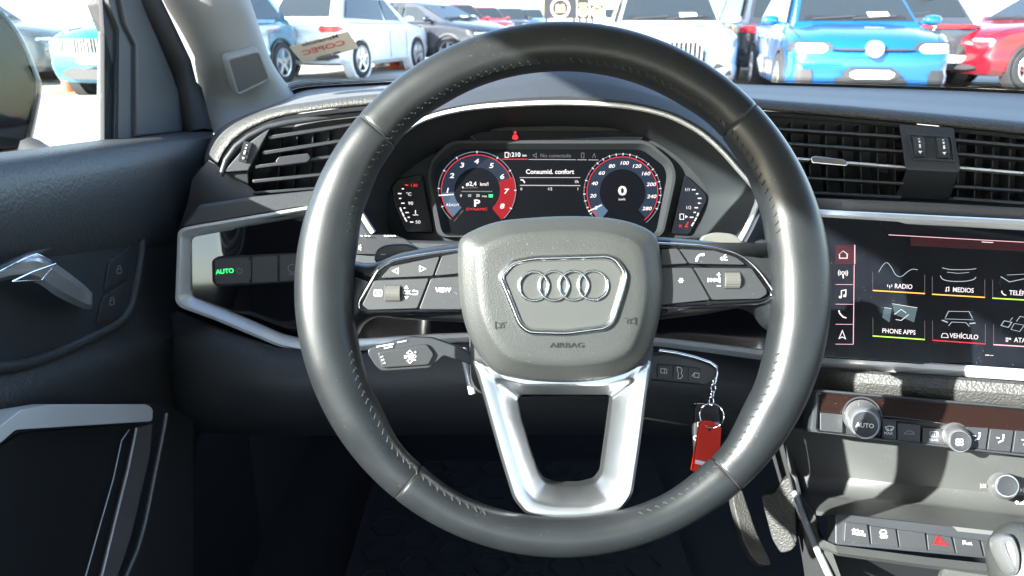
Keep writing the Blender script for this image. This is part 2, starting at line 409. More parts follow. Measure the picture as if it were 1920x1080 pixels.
# spokes
def spoke(pxs, name='spoke'):
    m = MB(); ps = W.poly(rnd(pxs, 14), -.006)
    m.loft(W, ps, [(0, -.030), (0, -.020), (.0015, -.012), (.004, -.008), (.008, -.006)], True, True)
    return m.build(name, M['leather'], wheel, 60)
spoke([(610, 478), (690, 494), (740, 473), (800, 461), (880, 450), (880, 606), (760, 600), (700, 594), (672, 606), (655, 640), (610, 640)])
spoke([(1500, 440), (1436, 464), (1392, 456), (1330, 448), (1230, 440), (1230, 602), (1330, 590), (1400, 577), (1428, 586), (1450, 618), (1500, 640)])
for s, pxs in ((0, [(870, 466), (800, 475), (735, 487), (708, 502), (670, 566), (671, 580), (688, 590), (870, 586)]),
               (1, [(1230, 455), (1330, 461), (1388, 476), (1420, 503), (1451, 545), (1450, 560), (1430, 569), (1230, 578)])):
    ps = W.poly(rnd(pxs, [1, 60, 40, 14, 8, 8, 10, 1] if s == 0 else [1, 60, 40, 30, 8, 10, 12, 1]), -.003)
    mod = MB().loft(W, ps, [(0, -.012), (0, -.0045), (.0006, -.0038), (.0030, -.0038), (.0034, -.0046)], True, True).build('switch_module', M['gloss'], wheel, 30)
    e = MB(); pc = clean(ccw(ps)); e.loft(W, pc, [(-.0006, -.010), (-.0006, -.0040), (0, -.0026), (.0011, -.0024), (.0017, -.0034), (.0017, -.006)], False, False)
    e.build('chrome_edge', M['chrome'], mod, 60)
    Zb = -.0012
    if s == 0:
        B = [('arrow_button', [(714, 521), (733, 500), (824, 481), (811, 517)]), ('blank_button', [(829, 480), (866, 473), (866, 512), (815, 517)]),
             ('menu_button', [(702, 526), (804, 522), (782, 578), (690, 581), (679, 572)]), ('view_button', [(808, 522), (866, 518), (866, 580), (786, 580)])]
    else:
        B = [('blank_button', [(1240, 467), (1270, 466), (1289, 494), (1240, 496)]), ('phone_button', [(1275, 467), (1340, 470), (1380, 483), (1397, 496), (1293, 494)]),
             ('star_button', [(1240, 502), (1297, 502), (1331, 562), (1240, 571)]), ('volume_button', [(1302, 502), (1409, 503), (1438, 544), (1437, 552), (1424, 560), (1336, 562)])]
    for nm, q in B:
        lower = nm in ('menu_button', 'volume_button')
        b = MB(); b.slab(W, W.poly(rnd(q, 4), Zb), -.006, Zb, .0011, 3); bo = b.build(nm, M['button'], mod, 50)
        c = [sum(p[i] for p in q) / len(q) for i in (0, 1)]
        ic = MB(); z = Zb + .0002
        if nm == 'arrow_button':
            ic.stroke(W, [(736, 508), (747, 503), (747, 513)], 1.3, z, True); ic.stroke(W, [(798, 504), (787, 499), (787, 509)], 1.3, z, True)
            ic.build('printed_mark', M['white'], mod, 0)
        elif nm == 'view_button': text('printed_mark', 'VIEW', W, (831, 544), 8.5, M['white'], mod, z, bold=.01)
        elif nm == 'menu_button':
            ic.stroke(W, rnd([(702, 544), (716, 544), (716, 555), (702, 555)], 2), 1.2, z, True)
            for k in range(3): ic.stroke(W, [(705, 546.5 + 3 * k), (713, 546.5 + 3 * k)], 1, z)
            ic.stroke(W, [(759, 541), (765, 541), (762, 536)], 1, z, True); ic.stroke(W, [(759, 556), (765, 556), (762, 560)], 1, z, True)
            ic.stroke(W, [(772, 552), (783, 552), (783, 546), (774, 546), (777, 543.5)], 1.2, z)
            ic.build('printed_mark', M['white'], mod, 0); text('printed_mark', 'OK', W, (762.5, 548.5), 7, M['white'], mod, z, bold=.01)
        elif nm == 'phone_button':
            ic.stroke(W, [(1306, 488), (1307, 483), (1312, 478), (1319, 477)], 3, z); ic.fill(W, [(1304, 485), (1309, 485), (1308, 490), (1304, 490)], z + .0004); ic.fill(W, [(1316, 475), (1321, 475.5), (1321, 479.5), (1316, 480)], z + .0004)
            ic.fill(W, [(1350, 485), (1354, 481), (1354, 489)], z); ic.stroke(W, [(1357, 484), (1363, 482)], 1.2, z); ic.stroke(W, [(1357, 487), (1364, 488)], 1.2, z); ic.stroke(W, [(1357, 481), (1361, 477)], 1.2, z)
            ic.build('printed_mark', M['white'], mod, 0)
        elif nm == 'star_button':
            for k in range(3):
                a = k * math.pi / 3; ic.stroke(W, [(1277 - 5 * math.cos(a), 526 - 5 * math.sin(a)), (1277 + 5 * math.cos(a), 526 + 5 * math.sin(a))], 1.3, z + k * .0004)
            ic.build('printed_mark', M['white'], mod, 0)
        elif nm == 'volume_button':
            ic.fill(W, [(1327, 521), (1328.5, 521), (1328.5, 529), (1327, 529)], z); ic.fill(W, [(1334, 521), (1334, 529), (1329, 525)], z); ic.fill(W, [(1340, 521), (1340, 529), (1334.5, 525)], z)
            ic.fill(W, [(1342, 523), (1346, 523), (1350, 519), (1350, 531), (1346, 527), (1342, 527)], z)
            ic.stroke(W, [(1344, 515), (1351, 515)], 1.3, z); ic.stroke(W, [(1347.5, 511), (1347.5, 519)], 1.3, z + .0004); ic.stroke(W, [(1344, 536), (1351, 536)], 1.3, z)
            ic.build('printed_mark', M['white'], mod, 0)
    x0, x1, y0, y1 = (722, 751, 536, 564) if s == 0 else (1359, 1388, 511, 540)
    MB().slabpx(W, rnd([(x0 - 2, y0 - 2), (x1 + 2, y0 - 2), (x1 + 2, y1 + 2), (x0 - 2, y1 + 2)], 4), Zb - .003, Zb + .0004, .0003).build('roller_well', M['dark'], mod, 30)
    m = MB(); prev = None; rs = []                                         # ribbed roller: curved bar with grooves
    p0, p1 = W.px((x0 + 1, y1), 0), W.px((x1 - 1, y0), 0)
    for k in range(41):
        f = k / 40; y = p0.y + (p1.y - p0.y) * f; h = Zb + .0004 + .0030 * math.sin(math.pi * f) ** .7 + (.0006 if k % 4 in (1, 2) else 0) * (0 < k < 40)
        rs.append([W.w(p0.x, y, Zb - .002), W.w(p0.x, y, h), W.w(p1.x, y, h), W.w(p1.x, y, Zb - .002)])
    m.rings(rs, True, True, True); m.build('roller', M['beige'], mod, 20)

# lower silver spoke
outer = [(884, 672), (905, 742), (935, 850), (962, 938), (985, 966), (1040, 977), (1120, 976), (1165, 962), (1188, 930), (1203, 830), (1214, 742), (1224, 672), (1150, 700), (960, 700)]
inner = [(970, 752), (978, 790), (996, 852), (1010, 892), (1022, 908), (1045, 915), (1090, 915), (1118, 908), (1130, 892), (1140, 820), (1149, 752), (1144, 742), (1100, 742), (978, 742)]
m = MB(); m.blend(W, W.poly(rnd(outer, 12), -.01), W.poly(rnd(inner, 6), -.02), [(0, -.030), (0, -.014), (.04, -.011), (.12, -.0095), (.42, -.0095), (.50, -.0105), (.58, -.014), (.97, -.024), (1, -.027), (1, -.040)], 160)
m.build('lower_spoke', M['silverb'], wheel, 35)
MB().slabpx(W, [(960, 690), (1160, 690), (1156, 745), (966, 745)], -.05, -.030, .002).build('spoke_bridge', M['gloss'], wheel, 30)

# airbag cover
hubpx = [(857, 480), (861, 448), (884, 431), (930, 414), (985, 407), (1062, 403), (1140, 406), (1195, 418), (1230, 438), (1241, 468), (1247, 530), (1241, 592), (1226, 648), (1204, 686), (1160, 708), (1100, 718), (1040, 719), (975, 713), (925, 698), (890, 655), (868, 600), (859, 540)]
hp = clean(ccw(W.poly(spl([Vector(p) for p in hubpx], 4, True), .008))); cx = sum(p.x for p in hp) / len(hp); cy = sum(p.y for p in hp) / len(hp)
def hubring(k, z, dy=0): return [W.w(cx + (p.x - cx) * k, cy + dy + (p.y - cy) * k, z) for p in hp]
m = MB(); m.rings([hubring(.97, -.03), hubring(.99, -.01), hubring(1.0, 0), hubring(.992, .004), hubring(.975, .0068), hubring(.94, .0090), hubring(.88, .0118), hubring(.82, .0150), hubring(.80, .0162), hubring(.775, .0170), hubring(.70, .0174), hubring(.4, .0178), hubring(.02, .018)], True, False, True)
hub = m.build('airbag_cover', M['hub'], wheel, 60)
bez = [(932, 517), (958, 487), (1000, 479), (1140, 475), (1158, 483), (1178, 511), (1174, 538), (1154, 603), (1138, 620), (1062, 630), (990, 628), (970, 612), (946, 552)]
bz = clean(ccw(W.poly(rnd(bez, 12), .019)))
MB().loft(W, bz, [(0, .015), (0, .0190), (.0008, .0204), (.0020, .0210), (.0032, .0204), (.0042, .0186), (.0042, .016)], False, False).build('badge_bezel', material('bezel chrome', (.72, .73, .75), .16, 1.0), hub, 60)
MB().loft(W, inset(bz, .0041), [(0, .0150), (0, .0184), (.0006, .0188)], True, True).build('badge_plate', material('badge plate', (.050, .052, .050), .42, var=.05, bump=(1500, .1, .0002)), hub, 30)
for k, (u, v) in enumerate([(1000.5, 536.5), (1038, 536), (1075, 535.5), (1111.5, 535)]):
    q = W.px((u, v), .0195); rr = 26.2 * mpp; m = MB()
    m.tube([W.w(q.x + math.cos(2 * math.pi * j / 40) * rr, q.y + math.sin(2 * math.pi * j / 40) * rr, .0196 + .0003 * math.sin(2 * math.pi * j / 40 + k * math.pi)) for j in range(40)], 2.9 * mpp, 8, True, False, up=W.n, flat=1.0)
    m.build('badge_ring', M['chrome'], hub, 60)
embossm = material('embossed letters', (.007, .007, .007), .5)
text('embossed_word', 'AIRBAG', W, (1063, 647.5), 9, embossm, hub, .0181, wide=1.4, bold=.004)
for u, v, sgn in ((940, 610, -1), (1181, 602, 1)):
    m = MB(); z = .0176
    m.stroke(W, [(u + sgn * 11, v - 7), (u + sgn * 11, v + 7)], 1.6, z)
    m.stroke(W, [(u + sgn * 9, v - 5), (u, v - 3), (u - sgn * 9, v - 6)], 1.6, z); m.stroke(W, [(u + sgn * 9, v + 5), (u + sgn * 2, v + 4), (u + sgn * 1, v - 1), (u - sgn * 5, v - 1), (u - sgn * 5, v + 4), (u + sgn * 1, v + 5)], 1.5, z)
    m.build('horn_mark', embossm, hub, 0)
# shift paddles behind the spokes
P2 = facing(1055, 450, .56)
MB().slabpx(P2, rnd([(1312, 470), (1314, 443), (1340, 435), (1375, 438), (1392, 450), (1396, 475)], 10), -.004, 0, .0015).build('shift_paddle', M['beige'], wheel, 50)  # paler plastic than the left paddle: sunlight put into the colour
pad_ = MB().slabpx(P2, rnd([(700, 492), (704, 468), (722, 458), (760, 456), (786, 464), (790, 492)], 10), -.004, 0, .0015).build('shift_paddle', M['smooth'], wheel, 50)
MB().stroke(P2, [(714, 477), (723, 477)], 1.3, .0002).build('minus_mark', M['white'], pad_, 0)

# ================================================================ steering column and stalks
col = thing('steering_column', pt(1055, 760, .70), 'dark plastic steering column shroud behind the wheel hub', 'steering column')
m = MB(); rs = []
for t, (x0, y0, x1, y1) in ((.575, (905, 500, 1205, 690)), (.60, (885, 480, 1222, 735)), (.68, (880, 470, 1225, 742)), (.84, (905, 470, 1205, 700))):
    rs.append([pt(p.x, p.y, t) for p in rnd([(x0, y0), (x1, y0), (x1, y1), (x0, y1)], 45, 5)])
m.rings(rs, True, True, True); m.build('shroud', M['plastic'], col, 50)
MB().tube([pt(868, 655, .70), pt(876, 690, .69), pt(886, 738, .69)], .0035, 8).build('release_lever', M['silver'], col, 60)

S1 = facing(720, 462, .635, -6, 18)
st = thing('turn_signal_stalk', S1.wpx(720, 478), 'black headlamp and turn signal stalk above the cruise stalk', 'stalk')
ps = rnd([(600, 452), (640, 440), (740, 440), (765, 450), (780, 463), (880, 480), (880, 500), (700, 480), (600, 472)], 8)
sb = MB().slabpx(S1, ps, -.020, -.004, .005, 3).build('stalk_arm', M['smooth'], st, 60)
MB().slabpx(S1, rnd([(602, 449), (690, 448), (742, 456), (720, 477), (640, 476), (602, 470)], 6), -.006, -.002, .001).build('stalk_face', M['button'], st, 40)
m = MB(); z = -.0018
m.stroke(S1, [(661, 467), (661, 459), (668, 459), (669, 463), (662, 464)], 1.8, z); m.stroke(S1, [(672, 463), (677, 459)], 1.6, z); m.stroke(S1, [(673, 464), (678, 464)], 1.6, z); m.stroke(S1, [(672, 465.5), (677, 469)], 1.6, z)
m.stroke(S1, [(644, 457), (650, 462), (644, 467)], 2.2, z)
for u in (676, 684, 690, 720, 726, 732, 738): m.stroke(S1, [(u, 441.5), (u + 4, 443)], 2, -.0012)
m.build('printed_mark', M['white'], st, 0)

S2 = facing(755, 667, .625, -5, 20)
st = thing('cruise_stalk', S2.wpx(755, 690), 'short cruise control stalk marked SPEED and SET below the left spoke', 'stalk')
ps = rnd([(690, 655), (703, 650), (770, 632), (812, 634), (870, 655), (900, 672), (900, 690), (832, 666), (806, 690), (716, 696), (704, 686), (690, 664)], 6)
MB().slabpx(S2, ps, -.022, -.003, .004, 3).build('stalk_arm', M['smooth'], st, 60)
MB().slabpx(S2, rnd([(708, 661), (800, 645), (814, 664), (804, 684), (716, 690)], 5), -.006, 0, .001).build('stalk_face', M['button'], st, 40)
text('printed_mark', 'SPEED', S2, (769, 669), 6, M['white'], st, .0003, bold=.01)
m = MB(); z = .0003
m.stroke(S2, [(763, 662), (766, 662), (766, 664), (772, 664), (772, 662), (774, 662), (768.5, 657)], 1.3, z, True); m.stroke(S2, [(763, 676), (766, 676), (766, 674), (772, 674), (772, 676), (774, 676), (768.5, 681)], 1.3, z, True)
m.stroke(S2, [(777, 660), (781, 660)], 1.3, z); m.stroke(S2, [(779, 658), (779, 662)], 1.3, z + .0004); m.stroke(S2, [(775, 675), (780, 675)], 1.3, z)
m.stroke(S2, [(706, 650), (738, 645)], 2.4, -.002); m.stroke(S2, [(720, 653), (736, 650)], 2, -.002); m.stroke(S2, [(745, 642), (762, 639)], 1.6, -.002)
m.build('printed_mark', M['white'], st, 0)
for k, ch in enumerate('SET'): text('printed_mark', ch, S2, (715.5 + 2 * k, 669 + 6 * k), 5, M['white'], st, .0003, rot=-70)

# ================================================================ keys in the ignition lock
KP = facing(1290, 690, .645, 6, 22)
key = thing('car_key', KP.wpx(1290, 720), 'black folding car key with chrome edge sitting in the ignition lock', 'key')
body = rnd([(1212, 664), (1250, 660), (1318, 676), (1346, 690), (1342, 718), (1325, 724), (1212, 712)], 8)
MB().slabpx(KP, body, -.012, 0, .0025, 3).build('fob_body', M['smooth'], key, 60)
MB().tube([KP.wpx(u, v, .0005) for u, v in ((1236, 657), (1266, 661), (1300, 669), (1332, 680), (1343, 688), (1344, 702), (1341, 716))], .0014, 8).build('chrome_edge', M['chrome'], key, 60)
for q in ([(1232, 682), (1259, 684), (1258, 712), (1231, 709)], [(1262, 684), (1288, 687), (1287, 716), (1261, 713)], [(1291, 687), (1316, 691), (1313, 719), (1290, 716)]):
    MB().slabpx(KP, rnd(q, 4), -.001, .0010, .0008).build('fob_button', M['button'], key, 40)
m = MB(); z = .0012
m.stroke(KP, [(1239, 691), (1250, 692), (1250, 700), (1239, 699)], 1.1, z, True); m.stroke(KP, [(1246, 691), (1246, 700)], 1, z + .0004)
m.stroke(KP, [(1270, 688), (1276, 689), (1279, 694), (1277, 699), (1280, 705), (1276, 710), (1271, 709), (1272, 700), (1270, 695)], 1.1, z, True)
m.stroke(KP, [(1302, 699), (1311, 700), (1310, 708), (1301, 707)], 1.1, z, True); m.stroke(KP, [(1302, 699), (1297, 706)], 1, z + .0004)
m.build('printed_mark', M['white'], key, 0)
MB().tube([pt(1215, 690, .66), pt(1180, 688, .70)], .011, 12).build('lock_barrel', M['dark'], key, 60)
ring = thing('key_ring', KP.wpx(1330, 800, .004), 'steel chain and split ring hanging from the ignition key', 'key ring')
for k in range(4):
    u, v = 1339 - 1.8 * k, 716 + 12 * k; m = MB()
    ax = (KP.ex * (1 if k % 2 else .35) + KP.n * (.3 if k % 2 else .9)).normalized()
    m.tube([KP.wpx(u, v, .003) + ax * .0018 * math.cos(a * math.pi / 8) + KP.ey * .0034 * math.sin(a * math.pi / 8) for a in range(16)], .0006, 6, True, False); m.build('chain_link', M['chrome'], ring, 60)
m = MB(); c = KP.px((1334, 779), .004)
for kk in (0, 1): m.tube([KP.w(c.x + .0093 * math.cos(a * math.pi / 16), c.y + .0100 * math.sin(a * math.pi / 16), .0036 + .0011 * kk + .003 * math.cos(a * math.pi / 16)) for a in range(32)], .00055, 6, True, False)
m.build('split_ring', M['chrome'], ring, 60)
T2 = facing(1328, 830, .640, -14, 14)
tg = thing('key_tag', T2.wpx(1325, 885), 'red translucent plastic key tag hanging from the split ring', 'key tag')
m = MB(); m.slabpx(T2, rnd([(1313, 795), (1318, 789), (1336, 790), (1353, 802), (1350, 850), (1346, 890), (1298, 884)], 3), -.003, 0, .0006)
m.build('tag_body', M['tag'], tg, 40); MB().disc(T2, (1331, 806), 3.2, -.0032, .0005, .0002, 14).build('tag_hole', M['dark'], tg, 30)
MB().slabpx(T2, [(1304, 862), (1330, 868), (1329, 875), (1303, 869)], -.0005, .0003, .0001).build('paper_label', M['white'], tg, 0)
K3 = facing(1310, 800, .665, 8, 18)
rk = thing('spare_key', K3.wpx(1310, 850), 'second key fob hanging behind the red tag, its shade put into a dark colour', 'key')
MB().slabpx(K3, rnd([(1302, 758), (1345, 754), (1352, 800), (1346, 868), (1304, 872), (1300, 812)], 10), -.012, 0, .003, 3).build('fob_body', M['dark'], rk, 60)  # cavity black instead of the other fob's plastic: shade put into the colour
MB().tube([K3.wpx(1302, 757, .001), K3.wpx(1326, 757, .001)], .0007, 6).build('chrome_edge', M['chrome'], rk, 60)
m = MB(); m.stroke(K3, [(1308, 791), (1316, 792), (1315, 800), (1308, 799)], 1, .0003, True); m.arc(K3, (1304, 821), 3, 4.2, 0, 300, .0003, 12); m.build('printed_mark', M['white'], rk, 0)
# ================================================================ dashboard
dash = thing('dashboard', pt(1060, 700, .95), 'dark grey dashboard with grained roll, piano black band and silver trim', 'dashboard')
# lines across the car (u, v, t): windscreen base BS, outer edge of the roll RO, its lower edge RI
BS = [(382, 312, .97), (386, 282, 1.0), (404, 248, 1.03), (440, 224, 1.07), (492, 202, 1.12), (532, 186, 1.15), (580, 168, 1.17), (690, 161, 1.19), (860, 153, 1.25), (1060, 149, 1.28), (1250, 152, 1.25), (1430, 159, 1.19), (1600, 164, 1.16), (1760, 169, 1.13), (1920, 176, 1.10), (2160, 187, 1.06), (2450, 205, 1.0)]
RO = [(384, 318, .945), (392, 290, .94), (412, 258, .94), (442, 233, .935), (486, 212, .93), (524, 202, .925), (570, 194, .92), (690, 179, .91), (860, 169, .90), (1060, 167, .89), (1250, 171, .89), (1430, 187, .89), (1600, 200, .88), (1760, 214, .87), (1920, 229, .86), (2160, 253, .84), (2480, 290, .81)]
RI = [(405, 325, .925), (413, 299, .92), (431, 271, .92), (456, 249, .915), (492, 230, .91), (526, 219, .905), (570, 211, .90), (690, 197, .895), (860, 190, .885), (1060, 188, .88), (1250, 192, .88), (1430, 207, .875), (1600, 221, .865), (1760, 236, .855), (1920, 252, .845), (2160, 279, .825), (2480, 318, .795)]
def spl_any(ps, n):
    out = []; N = len(ps)
    for i in range(N - 1):
        a, b, c, d = ps[max(i - 1, 0)], ps[i], ps[i + 1], ps[min(i + 2, N - 1)]
        for k in range(n):
            f = k / n; out.append([.5 * (2 * b[j] + (c[j] - a[j]) * f + (2 * a[j] - 5 * b[j] + 4 * c[j] - d[j]) * f * f + (3 * b[j] - a[j] - 3 * c[j] + d[j]) * f ** 3) for j in range(len(b))])
    out.append(list(ps[-1])); return out
BB, OO, II = ([Vector(p) for p in spl_any(q, 5)] for q in (BS, RO, RI))
rows = []
for b, o in zip(BB, OO):
    f = lambda k, dv=0, dt=0: pt(*(b.lerp(o, k) + Vector((0, dv, dt))))
    rows.append([pt(b.x, b.y + 40, b.z + .05), f(0), f(.30), f(.48), f(.52, 1.6), f(.75, .5), f(.93, -.8), f(.97, .8), f(.98, 5, .01)])
m = MB(); m.grid(rows); m.build('upper_pad', M['pad'], dash, 35)
rows = []
for o, i in zip(OO, II):
    P, Q = pt(*o), pt(*i); mid = (P + Q) / 2; out = (CAM - mid).normalized(); up = Vector((0, -.3, 1)); half = (Q - P) / 2; prof = []
    for k in range(9):
        th = k / 8 * math.pi; prof.append(mid - half * math.cos(th) + (out * .8 + up * .5) * math.sin(th) * .007)
    prof.append(Q - out * .02); rows.append(prof)
m = MB(); m.grid(rows); m.build('dash_roll', M['roll'], dash, 60)
rows = []
for o, i in zip(OO, II):
    d = Vector((i.x - o.x, i.y - o.y, 0)); d = d / d.length; e = i + d * 1.0; g = i + d * 9
    rows.append([pt(e.x, e.y, i.z + .008), pt(e.x + d.x, e.y + d.y, i.z), pt(g.x, g.y, i.z + .004), pt(g.x + d.x, g.y + d.y, i.z + .035)])
m = MB(); m.grid(rows); m.build('roll_underside', M['smooth'], dash, 40)
# dark front of the dash behind everything (vents, panels and cluster stand proud of it)
top = [(340, 330, .96), (400, 300, .97), (470, 240, .97), (690, 205, .95), (1060, 195, .95), (1430, 212, .94), (1760, 245, .92), (1920, 262, .91), (2400, 310, .86)]
bot = [(330, 600, .95), (400, 620, .94), (470, 660, .93), (690, 690, .91), (1060, 690, .90), (1430, 700, .88), (1760, 760, .83), (1920, 780, .82), (2400, 830, .78)]
rows = [[pt(*a), pt(*b)] for a, b in zip(spl([Vector(p) for p in top], 3), spl([Vector(p) for p in bot], 3))]
m = MB(); m.grid(rows); m.build('dash_core', M['dark'], dash, 60)
# left end cap of the dash beside the door
m = MB(); m.rings([[pt(u, v, .905) for u, v in ((360, 336), (392, 300), (425, 322), (466, 348), (486, 366), (372, 388), (334, 432), (352, 380))], [pt(u, v, .97) for u, v in ((360, 336), (392, 300), (425, 322), (466, 348), (486, 366), (372, 388), (334, 432), (352, 380))]], True, True, True)
m.build('dash_end_cap', M['smooth'], dash, 30)
# grained ledge over the headlamp switch
LD = facing(450, 510, .85, -12, 12)
MB().loft(LD, LD.poly(rnd([(334, 430), (372, 384), (480, 368), (640, 352), (700, 352), (700, 392), (560, 392), (345, 430)], 6), .004), [(0, -.05), (0, -.002), (.003, .004)], True, True).build('grained_ledge', M['plastic'], dash, 40)
# piano black band in front of the driver, running behind the wheel
m = MB(); m.rings([[pt(620, 600, .865), pt(860, 560, .865), pt(1240, 560, .86), (pt(1480, 560, .84)), pt(1600, 560, .79)], [pt(620, 668, .86), pt(860, 648, .86), pt(1240, 652, .855), pt(1480, 678, .835), pt(1600, 690, .785)]], False)
m.build('black_band', M['gloss'], dash, 60)
m = MB(); m.rings([[pt(1380, 398, .84), pt(1480, 404, .815), pt(1570, 408, .79)], [pt(1380, 470, .84), pt(1480, 470, .815), pt(1570, 470, .79)]], False); m.build('black_band', M['gloss'], dash, 60)
# long lower silver trim
def ribbon(name, pts, mat, parent, bulge=.003, drop=.012):
    rows = []
    for p in spl_any(pts, 5):
        p[3] -= .038 * max(0, min(1, (p[0] - 1440) / 140)); a, b = pt(p[0], p[1], p[3]), pt(p[0], p[2], p[3]); out = (CAM - a).normalized(); dn = (b - a)
        rows.append([a - out * drop, a, a + dn * .12 + out * bulge * .7, a + dn * .5 + out * bulge, a + dn * .88 + out * bulge * .5, b, b - out * drop])
    mm = MB(); mm.grid(rows); return mm.build(name, mat, parent, 28)
ribbon('lower_silver_trim', [(632, 640, 664, .852), (700, 633, 655, .85), (860, 624, 642, .85), (1060, 622, 640, .85), (1235, 632, 650, .845), (1450, 657, 678, .825), (1560, 668, 690, .78), (1740, 680, 702, .74), (1920, 692, 714, .705), (2200, 712, 736, .66)], M['silver'], dash)
ribbon('upper_silver_trim', [(1395, 383, 398, .83), (1450, 386, 402, .81), (1545, 393, 411, .78), (1740, 403, 422, .735), (1920, 412, 432, .70), (2200, 428, 450, .655)], M['silver'], dash)
ribbon('woven_ledge', [(1420, 366, 383, .85), (1545, 372, 392, .81), (1740, 380, 403, .765), (1920, 390, 412, .73), (2200, 404, 428, .68)], M['plastic'], dash, .001, .03)
ribbon('padded_strip', [(1490, 690, 730, .80), (1560, 691, 736, .765), (1740, 703, 750, .725), (1920, 716, 764, .69), (2200, 738, 790, .645)], M['roll'], dash, .006, .03)
# lower dash and knee panel
rows = []
for u, sh in ((300, -50), (330, -58), (400, -30), (520, 12), (640, 20), (860, 0), (1060, -2), (1235, 6), (1450, 30), (1540, 40)):
    far = .12 if u < 310 else .03 if u < 350 else 0
    rows.append([pt(u, v + sh * k, t + far) for v, t, k in ((640, .86, 1), (648, .845, 1), (690, .825, .8), (740, .83, .5), (780, .86, .3), (800, .95, .2), (815, 1.10, .1))])
m = MB(); m.grid(rows); m.build('knee_panel', M['plastic'], dash, 60)

# headlamp switch with its silver hexagon frame
hs = thing('headlamp_switch', LD.wpx(450, 640), 'silver-framed black headlamp switch panel with lit green AUTO beside door', 'light switch')
ho = [(332, 433), (346, 425), (560, 389), (660, 374), (660, 668), (575, 663), (520, 650), (400, 600), (336, 577), (327, 566)]
hi = [(356, 449), (365, 444), (560, 408), (640, 396), (640, 648), (585, 643), (530, 630), (410, 578), (362, 559), (356, 552)]
MB().blend(LD, LD.poly(rnd(ho, 8), .006), LD.poly(rnd(hi, 8), .0), [(0, -.02), (0, .003), (.06, .006), (.28, .0065), (.40, .0055), (.95, -.003), (1, -.004), (1, -.012)], 200).build('silver_frame', M['silver'], hs, 30)
rows = []                                                                # glossy panel, its right side leaning forward at the top
for k in range(41):
    u = 350 + 300 * k / 40; f = max(0, min(1, (u - 405) / 60)); f = f * f * (3 - 2 * f)
    v0 = 443 - (u - 350) * .164; v1 = interp([(350, 560), (405, 582), (530, 636), (585, 650), (650, 655)], u) + 2
    a, b = LD.px((u, v0)), LD.px((u, v1)); ym = LD.px((u, 510)).y; sl_ = .02 + .17 * f
    rows.append([LD.w(q.x, q.y, -.0088 + (q.y - ym) * sl_) for q in [a.lerp(b, j / 12) for j in range(13)]])
m = MB(); m.grid(rows); m.build('black_panel', M['gloss'], hs, 60)
Zh = -.0035
MB().slabpx(LD, rnd([(397, 488), (408, 481), (660, 467), (660, 523), (408, 538), (398, 530)], 6), -.012, -.0048, .001).build('switch_bar', M['dark'], hs, 40)
for q in ([(401, 489), (408, 484), (468, 481), (468, 532), (408, 534), (402, 529)], [(472, 481), (521, 478), (521, 529), (472, 532)], [(524, 478), (575, 475), (575, 526), (524, 529)], [(578, 475), (640, 471), (640, 522), (578, 526)]):
    MB().slabpx(LD, rnd(q, 3), -.010, Zh, .001).build('switch_button', M['button'], hs, 40)
MB().slabpx(LD, rnd([(466, 488), (471, 488), (471, 525), (466, 525)], 2), -.01, Zh + .0012, .0006).build('divider_rib', M['smooth'], hs, 40)
text('lit_word', 'AUTO', LD, (421.5, 509), 8.5, M['green'], hs, Zh + .0003, bold=.012, wide=.95, rot=2)
m = MB(); m.arc(LD, (449, 508), 3.6, 4.8, 0, 360, Zh + .0003, 16)
for k in range(8):
    a = k * math.pi / 4; m.stroke(LD, [(449 + 6 * math.cos(a), 508 + 6 * math.sin(a)), (449 + 8 * math.cos(a), 508 + 8 * math.sin(a))], 1, Zh + .0003)
m.arc(LD, (548, 503), 7, 8.3, 60, 300, Zh + .0003, 14); m.build('printed_mark', M['grey'], hs, 0)
text('printed_mark', 'REAR', LD, (548, 514), 4, M['grey'], hs, Zh + .0003)

# ================================================================ instrument cluster
CL = facing(1035, 350, .80, 0, 20); LIPT = .745
cl = thing('instrument_cluster', CL.wpx(1040, 440), 'lit digital instrument cluster with red-ringed dials under a curved hood', 'instrument cluster')
arch = [(700, 436), (682, 408), (664, 372), (690, 330), (714, 292), (740, 262), (785, 228), (850, 208), (930, 198), (1050, 193), (1160, 198), (1240, 213), (1300, 240), (1346, 276), (1390, 325), (1416, 356), (1420, 378), (1404, 420), (1388, 450)]
LP = facing(1050, 330, LIPT, 0, 20)
ar = spl([Vector(p) for p in arch], 6)
m = MB(); rows = []
for i, p in enumerate(ar):                                              # silver lip strip with a bevelled face
    a = ar[max(i - 1, 0)]; b = ar[min(i + 1, len(ar) - 1)]; d = (b - a).normalized(); nrm = Vector((d.y, -d.x))
    f = i / (len(ar) - 1); wd = 5.2 - .4 * math.sin(math.pi * f)
    if f < .16 or f > .9: wd = 5.5
    o, q = p + nrm * wd, p - nrm * wd
    rows.append([LP.wpx(o.x, o.y, -.012), LP.wpx(o.x, o.y, 0), LP.wpx((o.x * .7 + q.x * .3), (o.y * .7 + q.y * .3), .0022), LP.wpx((o.x * .3 + q.x * .7), (o.y * .3 + q.y * .7), .0016), LP.wpx(q.x, q.y, -.002), LP.wpx(q.x, q.y, -.012)])
m.grid(rows); m.build('silver_lip', material('silver painted lip', (.62, .63, .64), .35, .1), cl, 40)
